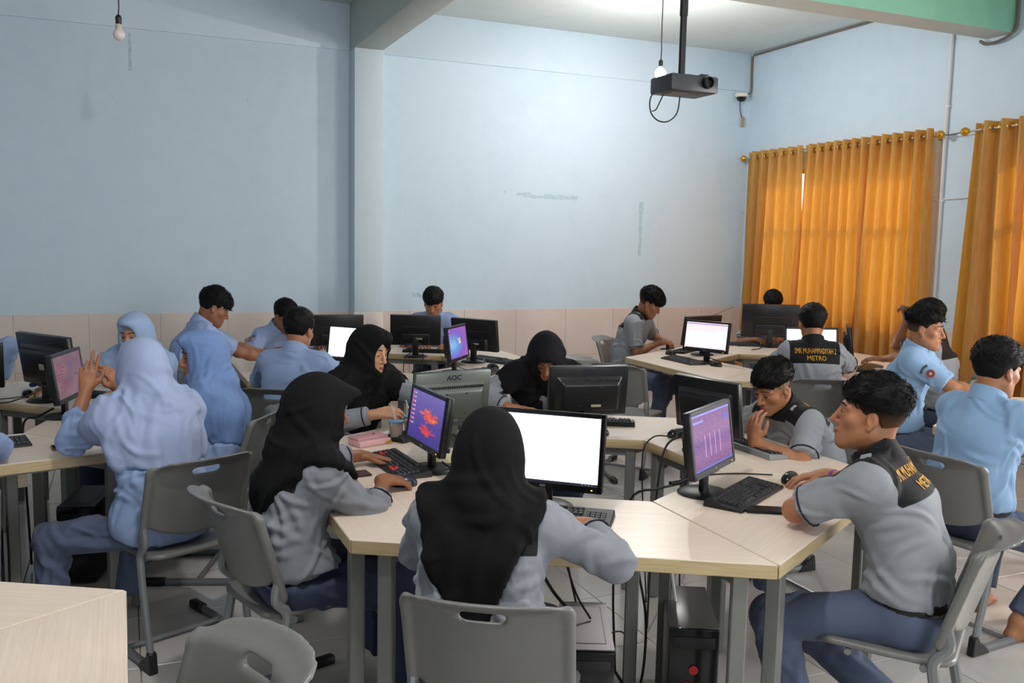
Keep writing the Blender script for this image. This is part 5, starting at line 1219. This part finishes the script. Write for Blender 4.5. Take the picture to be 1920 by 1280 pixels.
# left hexagon
p = pose(.14, 3.80, 113, lean=20, hp=8, hy=-4, s=.95, ts=1.04, handL=(-.15, 4.12, 1.02), handR=(-.025, 4.22, 1.0), poleL=(-.5, -.1, -1), poleR=(.6, .1, -1), hdirL=(.12, .1, 1), hdirR=(-.30, -.05, .9), hnorL=(-.1, -.9, .1), hnorR=(.75, -.6, .2), footL=(-.34, .30, .075), footR=(.0, .40, .075), kpoleL=(-.6, .7, 1))
person('girl in pale blue headscarf with both hands raised before a monitor', p, 'bluef', 'trousers', 'rolled', scarf=dict(m=H_PALE, back=.36, front=.30, slope=.5, nf=6, sw=24), tuck=False, h=.005, hc=.0085, seed=7, skin=0, handL=dict(curls=[2, 2, 40, 60], curl=4), handR=dict(curls=[38, 40, 44, 48]), yoke=False)
seat_for(p, 'grey chair under the girl with raised hands', .0, .05)
p = pose(.45, 4.60, 160, lean=10, hp=6, hy=26, s=.95, ts=.92, handR=(.02, 4.92, ZT+.02), handL=(.0, 4.6, ZT+.02))
person('girl in mid blue headscarf in profile, left of the black headscarf', p, 'bluef', 'skirt', 'long', scarf=dict(m=H_BLUE, back=.38, front=.30, slope=.5, nf=5, sw=12), tuck=False, h=.006, hc=.009, seed=8, skin=0, yoke=False)
seat_for(p, 'grey chair under the girl in the mid blue headscarf', .03)
p = pose(.14, 5.95, -130, lean=12, hp=12, hy=8, s=.95, ts=.92, handR=(-.42, 5.70, ZT+.02), handL=(.0, 5.45, ZT+.02), poleR=(.9, 0, -.5))
person('girl in light blue headscarf facing the camera behind the raised hands', p, 'bluef', 'skirt', 'long', scarf=dict(m=H_LIGHT, back=.34, front=.30, slope=.6, nf=6), tuck=False, h=.0065, hc=.010, seed=9, skin=2, yoke=False)
seat_for(p, 'grey chair under the girl in light blue headscarf')
p = pose(-.98, 5.98, -78, lean=30, hp=20, s=.95, ts=.95, handR=(-1.05, 5.62, ZT+.02), handL=(-.66, 5.84, ZT+.03), poleL=(-1, .2, -.2), hdirL=(-.5, -.8, 0))
person('student at the left edge whose pale blue sleeve shows between monitors', p, 'bluef', 'skirt', 'long', scarf=dict(m=H_PALE, back=.34, front=.30, slope=.6), tuck=False, h=.008, hc=.012, seed=10, yoke=False, eyes=False)
p = pose(-.66, 3.62, 103, lean=26, hp=16, s=.95, ts=.98, handR=(-.55, 4.25, ZT+.02), handL=(-.95, 4.2, ZT+.02), poleR=(1, .1, -.45))
person('student cut off at the lower left edge, pale blue elbow on the desk', p, 'bluef', 'skirt', 'long', scarf=dict(m=H_PALE, back=.34, front=.30, slope=.6), tuck=False, h=.0075, hc=.010, seed=11, yoke=False, eyes=False)
seat_for(p, 'grey chair cut off by the left edge of the photo')
# pillar hexagon
BH = dict(vol=.020, fringe=.022, side=.010, mess=.5, tuft=.022, nt=300)
p = pose(.33, 6.50, 0, lean=20, hp=26, s=1.0, ts=1.13, handR=(.98, 6.42, ZT+.02), handL=(1.0, 6.75, ZT+.02), poleR=(.6, -.5, -.5))
person('boy in light blue shirt seen in profile looking down, farthest left boy', p, 'bluef', 'trousers', 'short', hair=dict(vol=.024, fringe=.030, side=.008, mess=.5, tuft=.03, nt=360, comb=(0, 1, -.2)), h=.0065, hc=.010, seed=12, skin=1, yoke=False, handR=dict(curl=30))
seat_for(p, 'grey chair under the boy in profile, left of the pillar hexagon')
p = pose(1.05, 7.55, -60, lean=28, hp=30, s=1.0, ts=.91, handR=(1.12, 7.12, ZT+.02), handL=(1.45, 7.28, ZT+.02), poleR=(1, -.1, -.4))
person('boy hidden behind the back facing boy, round badge on his sleeve', p, 'bluef', 'trousers', 'short', hair=BH, h=.0075, hc=.011, seed=13, skin=1, yoke=False, badge=['armR'])
seat_for(p, 'grey chair back against the wainscot, left of the pillar hexagon', .05, -.15)
p = pose(.89, 5.35, 60, lean=14, hp=12, hy=-10, s=1.0, ts=.93, handL=(.98, 5.85, ZT+.02), handR=(1.34, 5.62, ZT+.02), poleR=(1, -.2, -.5), poleL=(-1, -.2, -.5))
person('boy in light blue shirt seen from behind in front of the white screen', p, 'bluef', 'trousers', 'long', hair=dict(BH), h=.0065, hc=.010, seed=14, skin=0, yoke=False)
seat_for(p, 'grey chair under the back facing boy in light blue', .0)
p = pose(2.57, 7.65, -115, lean=20, hp=24, s=1.0, ts=1.03, handR=(2.30, 7.30, ZT+.02), handL=(2.55, 7.20, ZT+.02))
person('boy facing the camera behind two black monitors below the scuffed wall', p, 'bluef', 'trousers', 'short', hair=dict(vol=.020, fringe=.034, side=.012, mess=.25, tuft=.02, nt=260, part=1.5, comb=(0, .8, -.4)), h=.0065, hc=.011, seed=15, skin=0, yoke=False)
seat_for(p, 'grey chair under the boy below the scuffed wall')
# far window hexagon
p = pose(4.16, 7.05, -50, lean=18, hp=30, hy=4, s=1.0, ts=1.07, handL=(4.50, 6.93, ZT+.03), handR=(4.36, 6.78, ZT+.03), poleL=(-.9, -.2, -.5), poleR=(.6, -.5, -.9), hdirL=(.1, -.8, 0), hdirR=(.8, .1, 0), footR=(.18, .40, .075), footL=(-.1, .25, .075))
person('boy in grey shirt with thick fringe looking down at clasped hands', p, 'grey', 'trousers', 'short', hair=dict(vol=.030, fringe=.040, side=.008, fade=.005, mess=.9, tuft=.032, nt=460, comb=(0, .8, -.1)), h=.006, hc=.010, seed=16, skin=1, badge=['chest'], handL=dict(curl=40), handR=dict(curl=40))
seat_for(p, 'grey chair under the boy looking down at his hands', .03)
p = pose(5.85, 7.15, -120, lean=18, hp=22, s=1.0, ts=.99, handR=(5.50, 6.88, ZT+.02), handL=(5.72, 6.80, ZT+.02))
person('boy whose dark hair shows above the large black monitor', p, 'grey', 'trousers', 'short', hair=BH, h=.008, hc=.012, seed=17, skin=1)
seat_for(p, 'grey chair hidden behind the large black monitor')
p = pose(4.29, 4.75, 62, lean=10, hp=10, s=1.0, ts=.99, handL=(4.42, 5.22, ZT+.02), handR=(4.80, 5.02, ZT+.02), poleR=(1, -.2, -.5), poleL=(-1, -.2, -.5))
person('boy seen from behind with gold lettering across his black yoke', p, 'grey', 'trousers', 'short', hair=dict(BH, vol=.024), h=.0065, hc=.009, seed=18, skin=0, back_text=[('SMK MUHAMMADIYAH 2', .050, .054, .46), ('METRO', .100, .046, .85)])
seat_for(p, 'grey chair seen from behind under the gold lettered boy', .0)
p = pose(5.30, 4.60, 125, lean=8, hp=10, s=1.0, ts=1.05, handL=(5.23, 5.22, ZT+.03), handR=(5.22, 4.86, 1.17), poleR=(.5, .3, -1), poleL=(-.9, -.3, -.4), hdirR=(-.1, .1, 1), hdirL=(-.6, .6, 0))
person('boy in grey shirt behind the badge boy, one fist raised by his head', p, 'grey', 'trousers', 'short', hair=dict(BH, vol=.028, mess=.9), h=.0075, hc=.011, seed=19, skin=1, handR=dict(curl=70), handL=dict(curl=24))
seat_for(p, 'grey chair under the boy with the raised fist')
# right hexagon
p = pose(4.39, 4.10, -58, lean=10, hp=6, s=1.0, ts=1.08, handR=(4.60, 3.60, ZT+.02), handL=(4.86, 3.86, ZT+.02), poleR=(.7, -.4, -.6), footR=(.1, .3, .075))
person('boy in light blue shirt in profile facing right, badge on his sleeve', p, 'blue', 'trousers', 'short', hair=dict(vol=.026, fringe=.004, side=.004, fade=.015, mess=.8, tuft=.026, nt=420, comb=(0, -.2, .8)), h=.0055, hc=.009, seed=20, skin=0, yoke=False, badge=['armR'])
seat_for(p, 'grey chair under the badge boy facing right')
p = pose(3.38, 2.75, 5, lean=12, hp=8, hy=-10, s=1.0, ts=1.0, handL=(4.02, 3.0, ZT+.02), handR=(4.02, 2.66, ZT+.02), poleR=(.8, -.4, -.5), poleL=(-.8, -.4, -.5), footR=(.2, .12, .085), footL=(-.10, .30, .085))
person('boy in light blue shirt seen from behind, seated at the right edge', p, 'blue', 'trousers', 'long', hair=dict(vol=.026, fringe=.02, side=.012, mess=.7, tuft=.024, nt=480), h=.0055, hc=.009, seed=21, skin=0, yoke=False, legs=True)
seat_for(p, 'grey chair seen from behind under the boy at the right edge', .0)
# empty chairs
put_chair(-.02, 1.75, R(112), 'empty grey chair in the bottom left foreground, cut off by the frame')
put_chair(3.00, 5.68, R(166), 'empty grey chair right of the pillar hexagon, behind the bowed headscarf')
put_chair(3.43, 5.71, R(-53), 'empty grey chair facing the pink page monitor')
bpy.context.view_layer.update()
